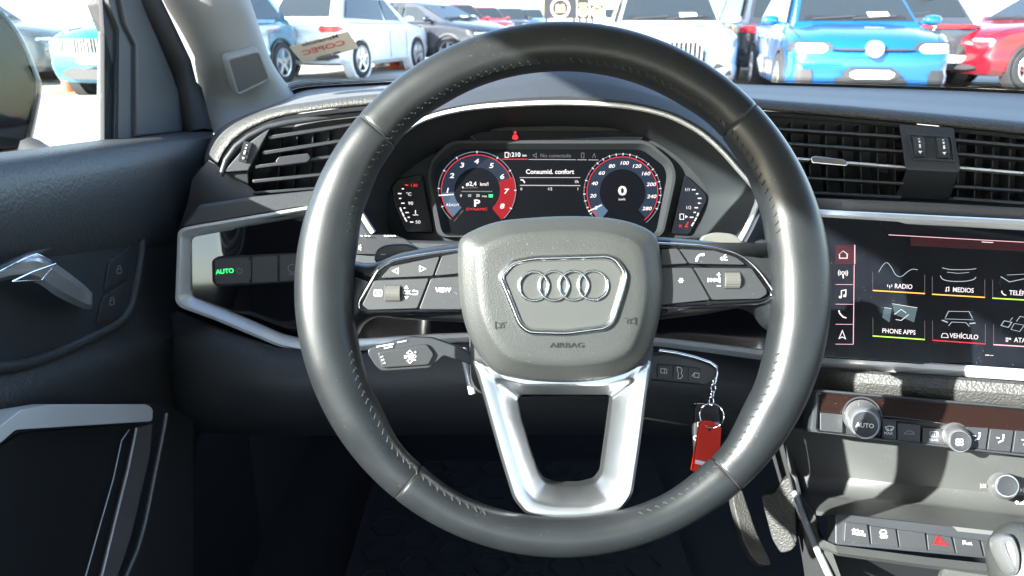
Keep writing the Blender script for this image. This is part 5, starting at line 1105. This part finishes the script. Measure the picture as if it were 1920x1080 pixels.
def car(label, colour, x, y, psi, L=4.5, hw=.92, H=1.62, grp='cars parked on the lot', rough=.25, front=None, rear=None, detail=True, metal=.0, roof=None, clad=True):
    T = Pose(x, y, psi); root = thing('parked_car', T(0, 0, 0), label, 'car', grp)
    paint = material('car paint', colour, rough, metal, coat=1.0, var=.05, varscale=3)
    h = L / 2
    stn = [(h, .84, .42, .66, .68), (h - .03, .92, .33, .74, .77), (h - .10, .965, .25, .83, .86), (h - .30, .99, .22, .90, .945), (h - .7, 1.0, .22, .955, 1.005), (h - 1.15, 1.0, .22, .99, 1.06), (0, 1.0, .22, 1.0, 1.06), (-h + .9, 1.0, .22, 1.02, 1.08), (-h + .35, .99, .25, 1.03, 1.08), (-h + .10, .96, .30, 1.0, 1.05), (-h + .02, .91, .38, .93, .98), (-h, .82, .45, .85, .9)]
    bow = lambda f: .15 * f * f
    m = MB(); rs = []
    for X, w, zb, zs, zt in stn:
        W_ = hw * w; half = [(W_ * .5, zb - .01), (W_ * .88, zb), (W_ * .97, zb + .08), (W_, zb + (zs - zb) * .40), (W_ * .975, zb + (zs - zb) * .50), (W_ * .985, zb + (zs - zb) * .80), (W_ * .975, zs - .025), (W_ * .90, zs + .025), (W_ * .62, zt - .002), (W_ * .55, zt + .012), (W_ * .25, zt + .016)]
        g = max(0, 1 - (h - abs(X)) / .9) * (1 if X > 0 else -1)
        ring = [T(X - g * bow(a / hw), a, b) for a, b in half] + [T(X - g * bow(a / hw), -a, b) for a, b in half[::-1]]; rs.append(ring)
    m.rings(rs, True, True, True); m.build('body', paint, root, 32)
    # cabin shell
    gh = [(h - 1.02, .86, 1.02, .84), (h - 1.12, .87, 1.08, .80), (h - 1.85, .90, H - .07, .68), (h - 2.2, .90, H - .01, .66), (-.35 * h, .90, H, .66), (-h + .75, .89, H - .05, .65), (-h + .55, .88, H - .10, .64), (-h + .22, .86, 1.10, .76), (-h + .16, .85, 1.02, .80)]
    rs = []
    for X, wb, zt, wt in gh:
        half = [(hw * wb, .98), (hw * (wb * .35 + wt * .65), .98 + (zt - .98) * .6), (hw * wt, zt - .03 if zt > 1.2 else zt), (hw * wt * .86, zt)]
        rs.append([T(X, a, b) for a, b in half] + [T(X, -a, b) for a, b in half[::-1]])
    m = MB(); m.rings(rs, True, True, True); m.build('cabin', roof or paint, root, 35)
    def pane(nm, q, mat=cglass, th=.012):
        c = [T(*p) for p in q]; n = (c[1] - c[0]).cross(c[-1] - c[0]).normalized() * th; mid = sum(c, Vector()) / len(c)
        if n.dot(mid - T(0, 0, 1.2)) < 0: n = -n
        mm_ = MB(); mm_.rings([[p - n for p in c], [p + n for p in c]], True, True, True); return mm_.build(nm, mat, root, 20)
    pane('windscreen', [(h - 1.14, -hw * .76, 1.09), (h - 1.14, hw * .76, 1.09), (h - 1.82, hw * .62, H - .09), (h - 1.82, -hw * .62, H - .09)])
    pane('rear_window', [(-h + .26, -hw * .68, 1.14), (-h + .26, hw * .68, 1.14), (-h + .53, hw * .58, H - .13), (-h + .53, -hw * .58, H - .13)])
    for s in (-1, 1):
        k = lambda z: hw * (.885 - .20 * (z - .98) / (H - .98))
        z0, z1 = 1.07, H - .13
        pane('side_window', [(h - 1.45, s * k(z0), z0), (.02, s * k(z0), z0), (.02, s * k(z1), z1), (h - 1.98, s * k(z1), z1)])
        pane('side_window', [(-.06, s * k(z0), z0), (-h + .55, s * k(z0), z0 + .06), (-h + .85, s * k(z1), z1), (-.06, s * k(z1), z1)])
        mm_ = MB(); c = T(h - 1.42, s * (hw * .98 + .10), 1.10); mm_.rings([[c + T.f * (.07 * r_ * ca_ - .01) + T.l * s * (.11 * w_) + Vector((0, 0, .065 * r_ * sa_)) for ca_, sa_ in [(math.cos(2 * math.pi * q / 12), math.sin(2 * math.pi * q / 12)) for q in range(12)]] for w_, r_ in ((-.9, .5), (-.7, .85), (-.2, 1), (.5, .95), (.85, .7), (1, .3))], True, True, True); mm_.tube([c, T(h - 1.42, s * hw * .86, 1.04)], .03, 6); mm_.build('mirror', paint, root, 60)
    for X in (h - .88, -h + .86):
        for s in (-1, 1):
            wl_ = MB(); n = 24
            def ringat(yy, r): return [T(X + math.cos(2 * math.pi * k / n) * r, s * yy, .36 + math.sin(2 * math.pi * k / n) * r) for k in range(n)]
            ar_ = MB(); ar_.rings([ringat(hw - .2, .43), ringat(hw + .012, .43), ringat(hw + .016, .42), ringat(hw + .012, .385), ringat(hw - .12, .385)], True, False, True); ar_.build('wheel_arch', clad_m if clad else paint, root, 40)
            wl_.rings([ringat(hw - .2, .30), ringat(hw - .2, .35), ringat(hw - .02, .36), ringat(hw + .018, .345), ringat(hw + .022, .30), ringat(hw + .022, .25), ringat(hw - .02, .24)], True, False, False); wo = wl_.build('wheel', tyre_m, root, 40)
            if detail:
                sp_ = MB(); sp_.rings([ringat(hw - .06, .245), ringat(hw - .058, .01)], True, False, True); sp_.build('rim_back', clad_m, wo, 40)
                sp_ = MB()
                sp_.rings([ringat(hw + .02, .255), ringat(hw + .026, .25), ringat(hw + .02, .225), ringat(hw - .03, .225)], True)
                for k in range(5):
                    a = 2 * math.pi * k / 5 + .3; ca, sa = math.cos(a), math.sin(a)
                    P = lambda r, w_, yy: T(X + ca * r - sa * w_, s * yy, .36 + sa * r + ca * w_)
                    sp_.rings([[P(.02, -.045, hw + .012), P(.02, .045, hw + .012), P(.02, .045, hw - .02), P(.02, -.045, hw - .02)], [P(.235, -.03, hw + .018), P(.235, .03, hw + .018), P(.235, .03, hw - .02), P(.235, -.03, hw - .02)]], True, True, True)
                sp_.build('rim', rim_m, wo, 30)
    def panel(nm, X, y0, y1, z0, z1, mat, out=.02, dx=0):
        """plate on the nose or tail; X front plane position, follows the bow of the bumper"""
        sg = 1 if X > 0 else -1; N_ = 8; rs = []
        for k in range(N_ + 1):
            yy = y0 + (y1 - y0) * k / N_; f_ = abs(yy) / hw; bw = bow(f_) + interp([(0, 0), (.84, 0), (.92, .03), (.965, .10), (1.1, .3)], f_)
            xx = X - sg * bw; e = min(1, min(k, N_ - k) * .8 + .35)
            zc, hh = (z0 + z1) / 2, (z1 - z0) / 2 * e
            rs.append([T(xx - sg * .15, yy, zc - hh), T(xx + sg * out, yy, zc - hh * .8), T(xx + sg * out, yy, zc + hh * .8), T(xx - sg * .15 - dx, yy, zc + hh)])
        mm_ = MB(); mm_.rings(rs, True, True, True); return mm_.build(nm, mat, root, 30)
    if detail:
        wq = lambda f, y_: (h - 1.14 + (-.68) * f, y_ * hw * (.76 - .14 * f), 1.09 + (H - 1.18) * f)
        for ya, yb in ((-.75, .0), (-.05, .72)):
            mm_ = MB(); mm_.tube([T(*(Vector(wq(.03, ya)) + Vector((.03, 0, .02)))), T(*(Vector(wq(.10, yb)) + Vector((.03, 0, .02))))], .012, 5); mm_.build('wiper', clad_m, root, 60)
        pane('dash_top', [wq(.02, -.9), wq(.02, .9), wq(.13, .86), wq(.13, -.86)], material('cowl black', (.012, .012, .013), .5), .016)
        pane('price_sheet', [wq(.10, .25), wq(.10, .62), wq(.22, .60), wq(.22, .24)], plate_m, .018)
        pane('rear_view_mirror', [wq(.80, -.16), wq(.80, .16), wq(.90, .16), wq(.90, -.16)], clad_m, .02)
        mm_ = MB(); mm_.tube([T(h - .12, -hw * .80, .868), T(h - .35, -hw * .87, .935), T(h - 1.1, -hw * .88, 1.03)], .006, 4); mm_.build('bonnet_seam', clad_m, root, 60)
        mm_ = MB(); mm_.tube([T(h - .12, hw * .80, .868), T(h - .35, hw * .87, .935), T(h - 1.1, hw * .88, 1.03)], .006, 4); mm_.build('bonnet_seam', clad_m, root, 60)
        for s in (-1, 1):
            for X in (h - 1.42, -.02, -h + 1.25):
                mm_ = MB(); mm_.tube([T(X, s * hw * 1.0, .34), T(X, s * hw * 1.001, .57), T(X, s * hw * .992, .85), T(X, s * hw * .93, 1.0)], .005, 4); mm_.build('door_seam', clad_m, root, 60)
            for X in (h - 2.0, -.45):
                mm_ = MB(); mm_.tube([T(X, s * (hw + .012), .86), T(X - .2, s * (hw + .012), .87)], .016, 6); mm_.build('door_handle', paint, root, 60)
    ctx = dict(T=T, root=root, panel=panel, h=h, hw=hw, pane=pane, paint=paint, H=H)
    if front: front(ctx)
    if rear: rear(ctx)
    return root
def plain_front(c):
    for s in (-1, 1): c['panel']('headlight', c['h'] - .05, s * c['hw'] * .92, s * c['hw'] * .50, .70, .82, lampw, .02)
    c['panel']('grille', c['h'] + .0, -c['hw'] * .40, c['hw'] * .40, .52, .74, clad_m, .02); c['panel']('lower_intake', c['h'], -c['hw'] * .7, c['hw'] * .7, .30, .40, clad_m, .02); c['panel']('number_plate', c['h'] + .02, -.2, .2, .44, .54, plate_m, .02)
def plain_rear(c):
    for s in (-1, 1): c['panel']('tail_light', -c['h'] - .0, s * c['hw'] * .95, s * c['hw'] * .55, .86, 1.0, lampr, .03)
    c['panel']('number_plate', -c['h'], -.22, .22, .66, .78, plate_m, .025); c['panel']('rear_bumper', -c['h'], -c['hw'] * .9, c['hw'] * .9, .34, .52, clad_m, .03)
def blue_front(c):
    P = c['panel']; h, hw = c['h'], c['hw']
    for s in (-1, 1):
        P('lamp_housing', h - .05, s * hw * .985, s * hw * .48, .70, .88, clad_m, .02); P('headlight', h - .045, s * hw * .95, s * hw * .55, .735, .86, lampw, .03); P('side_intake', h - .015, s * hw * .90, s * hw * .70, .34, .58, clad_m, .02)
    P('light_bar', h - .02, -hw * .50, hw * .50, .775, .80, clad_m, .035); P('lower_intake', h + .0, -hw * .42, hw * .42, .36, .50, clad_m, .02); P('chin', h - .02, -hw * .8, hw * .8, .22, .29, clad_m, .02)
    P('number_plate', h + .03, -.24, .24, .45, .57, plate_m, .02); P('plate_recess', h + .015, -.30, .30, .43, .59, clad_m, .02)
    T = c['T']; n = 28; m = MB(); m.rings([[T(h + x_, .10 * k_ * math.cos(2 * math.pi * k / n), .79 + .10 * k_ * math.sin(2 * math.pi * k / n)) for k in range(n)] for x_, k_ in ((-.1, 1), (.03, 1), (.045, .9), (.045, .05))], True, False, True); b = m.build('round_emblem', rim_m, c['root'], 40)
    m = MB()
    for q in ([(-.055, .045), (-.02, -.06), (0, -.02), (.02, -.06), (.055, .045)], [(-.022, .07), (0, .025), (.022, .07)]):
        m.tube([T(h + .052, a, .79 + b_) for a, b_ in q], .009, 6)
    m.build('emblem_letters', plate_m, b, 60)
def quad_front(c):
    P = c['panel']; h, hw = c['h'], c['hw']; T = c['T']
    for s in (-1, 1): P('headlight', h - .05, s * hw * .95, s * hw * .52, .72, .86, material('dark lens', (.25, .28, .32), .1, coat=1), .03); P('side_intake', h - .03, s * hw * .9, s * hw * .6, .36, .56, clad_m, .02)
    g = P('grille', h + .01, -hw * .46, hw * .46, .42, .84, clad_m, .03)
    for k in range(-6, 7):
        m = MB(); yy = k * .062; m.tube([T(h + .055 - .15 * (yy / hw) ** 2, yy, .44), T(h + .055 - .15 * (yy / hw) ** 2, yy, .82)], .013, 6); m.build('grille_slat', M['chrome'], g, 60)
    P('number_plate', h + .05, -.22, .22, .46, .58, plate_m, .03)
def slat_front(c):
    P = c['panel']; h, hw = c['h'], c['hw']; T = c['T']
    g = P('grille', h + .01, -hw * .72, hw * .72, .66, .86, clad_m, .03)
    for k in range(-11, 12):
        m = MB(); yy = k * .058; b_ = .15 * (yy / hw) ** 2; m.tube([T(h + .055 - b_, yy, .67), T(h + .05 - b_, yy * .95, .855)], .012, 6); m.build('grille_slat', rim_m, g, 60)
    for s in (-1, 1): P('headlight', h - .05, s * hw * .97, s * hw * .76, .60, .84, lampw, .02)
    P('lower_intake', h, -hw * .62, hw * .62, .28, .46, clad_m, .025); P('number_plate', h + .03, -.22, .22, .50, .62, plate_m, .03)
def strip_rear(c):
    P = c['panel']; h, hw = c['h'], c['hw']
    P('tail_light', -h - .0, -hw * .95, hw * .95, .96, 1.03, lampr, .03); P('number_plate', -h - .01, -.22, .22, .74, .88, plate_m, .03); P('rear_bumper', -h - .02, -hw * .88, hw * .88, .40, .54, material('pale skid plate', (.55, .55, .52), .4), .04)
    m = MB(); m.ball(c['T'](-h + .62, 0, c['H'] - .09), .10, .22, .022); m.build('brake_light', lampr, c['root'], 60)
    T = c['T']; m = MB(); m.ball(T(-h - .045, 0, .98), .03, .055, .05); m.build('rear_emblem', M['chrome'], c['root'], 60)
    m = MB(); m.tube([T(-h + .32, -.05, 1.22), T(-h + .30, .38, 1.18)], .012, 6); m.build('rear_wiper', clad_m, c['root'], 60)

def park(u, Y, psi, anchor, L):
    """anchor: +1 puts the nose at pixel u and distance Y, -1 the tail, 0 the middle"""
    f = Vector((math.cos(R(psi)), math.sin(R(psi)))); return at(u, Y) - f.x * L / 2 * anchor, Y - f.y * L / 2 * anchor
def parkcar(label, colour, u, Y, psi, anchor=0, L=4.5, **k): x, y = park(u, Y, psi, anchor, L); return car(label, colour, x, y, psi, L, **k)
parkcar('bright blue hatchback facing us with round white emblem and sunlit headlight', (.004, .095, .29), 1634, 9.3, -100, 1, 4.5, front=blue_front, metal=.3)  # headlights do not glow, they are pale glossy lenses
parkcar('silver white estate facing us with chrome-slatted grille beside bright blue hatchback', (.36, .41, .48), 1262, 11.0, -96, 1, 4.6, front=quad_front, metal=.2)
parkcar('dark car showing one red tail lamp behind the bright blue hatchback', (.03, .03, .035), 1478, 14.6, 88, -1, 4.5, rear=plain_rear)
parkcar('dark grey hatchback seen from behind with red light strip across its tailgate', (.035, .04, .05), 1740, 13.6, 86, -1, 4.3, H=1.56, rear=strip_rear)
parkcar('dark red off-roader in side view beside dark grey hatchback', (.13, .004, .010), 1985, 14.2, 188, 0, 4.3, H=1.62, front=plain_front)
parkcar('dark grey off-roader beyond the door mirror', (.04, .045, .055), -112, 14.6, 4, 0, 4.6, H=1.75, front=plain_front, rear=plain_rear)
parkcar('turquoise blue off-roader with upright silver grille slats behind the pillar', (.006, .14, .23), 358, 13.6, -104, 0, 4.5, front=slat_front, metal=.2)
parkcar('white hatchback turned away with red tail lamp, behind the sticker', (.74, .76, .78), 556, 15.5, 72, -1, 4.4, rear=plain_rear, clad=False)
parkcar('black saloon with bright headlamp behind the lamp post', (.02, .022, .028), 796, 20.5, -32, 0, 4.6, H=1.5, front=plain_front)
parkcar('red hatchback in the row behind the black saloon', (.55, .02, .03), 850, 29, -60, 0, 4.3, front=plain_front)
parkcar('small dark red car far behind the black saloon', (.35, .03, .03), 905, 38, -70, 0, 4.3, front=plain_front, detail=False)
for lab, colr, u, Y in (('far dark car between the lamp post and the red hatchback', (.03, .032, .04), 770, 33), ('far silver car right behind the lamp post', (.4, .42, .45), 700, 36), ('distant white car in the far row', (.7, .7, .7), 925, 46), ('distant black car in the far row', (.03, .03, .03), 955, 43), ('distant blue grey car in the far row beside the black signs', (.15, .25, .38), 992, 46), ('distant silver car in the far row beyond the black signs', (.5, .52, .55), 1150, 44), ('far dark car in the far row on the passenger side', (.05, .05, .06), 1400, 40)):
    parkcar(lab, colr, u, Y, -85, 0, 4.3, detail=False, front=plain_front, grp='cars in the far row')
# lamp post
Y = 20.0; x = at(705, Y); lp = thing('lamp_post', (x, Y, GZ), 'tall pale grey steel lamp post standing beside the black saloon', 'lamp post')
m = MB(); m.tube([(x, Y, GZ + .0), (x, Y, 6)], lambda f: .115 - .03 * f, 16); m.build('pole', material('galvanised steel', (.45, .46, .46), .5, .3), lp, 60)
m = MB(); m.tube([(x, Y, GZ), (x, Y, GZ + .10)], .20, 16); m.build('foot_flange', bpy.data.materials['galvanised steel'], lp, 40)
m = MB(); m.tube([(x, Y, 5.95), (x + .9, Y - .1, 6.15)], .04, 8); m.ball((x + 1.1, Y - .1, 6.15), .35, .14, .07); m.build('lamp_head', bpy.data.materials['galvanised steel'], lp, 60)
cone_m = material('orange cone', (.75, .09, .03), .6); conew = material('cone band', (.75, .75, .72), .5)
def cone(u, Y, hgt, label):
    x = at(u, Y, .2); t = thing('traffic_cone', (x, Y, GZ), label, 'traffic cone', 'traffic cones on the lot')
    m = MB(); P = Plane(Vector((x, Y, GZ)), Vector((1, 0, 0)), Vector((0, 1, 0))); m.box(P, -.19, .19, -.19, .19, .001, .035, .008); m.build('cone_base', cone_m, t, 40)
    m = MB(); n = 20; m.rings([[(x + math.cos(2 * math.pi * k / n) * r, Y + math.sin(2 * math.pi * k / n) * r, GZ + z) for k in range(n)] for r, z in ((.14, .036), (.13, .06), (.035, hgt - .01), (.025, hgt))], True, False, True); m.build('cone_body', cone_m, t, 50)
    for f in (.45, .72):
        m = MB(); m.rings([[(x + math.cos(2 * math.pi * k / n) * r, Y + math.sin(2 * math.pi * k / n) * r, GZ + z) for k in range(n)] for r, z in ((.133 - .098 * f + .004, hgt * f - .05), (.133 - .098 * (f + .1) + .004, hgt * f + .04))], True); m.build('reflective_band', conew, t, 50)
cone(740, 19.2, .78, 'orange traffic cone in front of the black saloon'); cone(128, 12.6, .34, 'orange traffic cone beside the turquoise blue off-roader')
# black signs with yellow marks
sgm = material('sign black', (.015, .016, .02), .5); sgy = material('sign yellow', (.8, .55, .12), .6); sgw = material('sign ring', (.6, .5, .55), .6)
for u0, u1, v0, v1, Y, lab in ((1020, 1081, -30, 34, 34, 'largest black sign board with pale ring and yellow crown'), (1083, 1104, -12, 34, 36, 'middle black sign board with yellow mark over a pale ring'), (1107, 1131, 5, 36, 38, 'smallest black sign board with yellow bar over a pale ring')):
    S = Plane(Vector((at((u0 + u1) / 2, Y, 1.2), Y, 1.2)), Vector((1, 0, 0)), Vector((0, 0, 1)))
    t = thing('sign_board', Vector((S.o.x, Y, GZ)), lab, 'sign', 'black sign boards')
    MB().slabpx(S, [(u0, v0), (u1, v0), (u1, v1), (u0, v1)], -.12, 0, .01).build('board', sgm, t, 30)
    a, b = S.px((u0, v1)), S.px((u1, v1))
    for xx in (a.x + .1, b.x - .1): m = MB(); m.tube([S.w(xx, a.y + .05, -.06), Vector((S.w(xx, 0, -.06).x, Y + .06, GZ))], .05, 8); m.build('post', sgm, t, 60)
    c = ((u0 + u1) / 2 - (0 if u1 - u0 > 40 else 0), 15 if u1 - u0 > 40 else 22); r = min(18, (u1 - u0) * .42)
    MB().arc(S, c, r * .80, r, 0, 360, .01, 28, .02).build('pale_ring', sgw, t, 30)
    k = r * .45; MB().fill(S, [(c[0] - k, c[1] + k), (c[0] - k, c[1] - k * .6), (c[0] - k * .5, c[1] - k * .9), (c[0], c[1] - k * .5), (c[0] + k * .5, c[1] - k * .9), (c[0] + k, c[1] - k * .6), (c[0] + k, c[1] + k)], .02, .02).build('yellow_crown', sgy, t, 0)
    if u1 - u0 < 40: MB().fill(S, [(u0 + 3, c[1] - r - 7), (u1 - 3, c[1] - r - 7), (u1 - 3, c[1] - r - 2), (u0 + 3, c[1] - r - 2)], .02, .02).build('yellow_bar', sgy, t, 0)
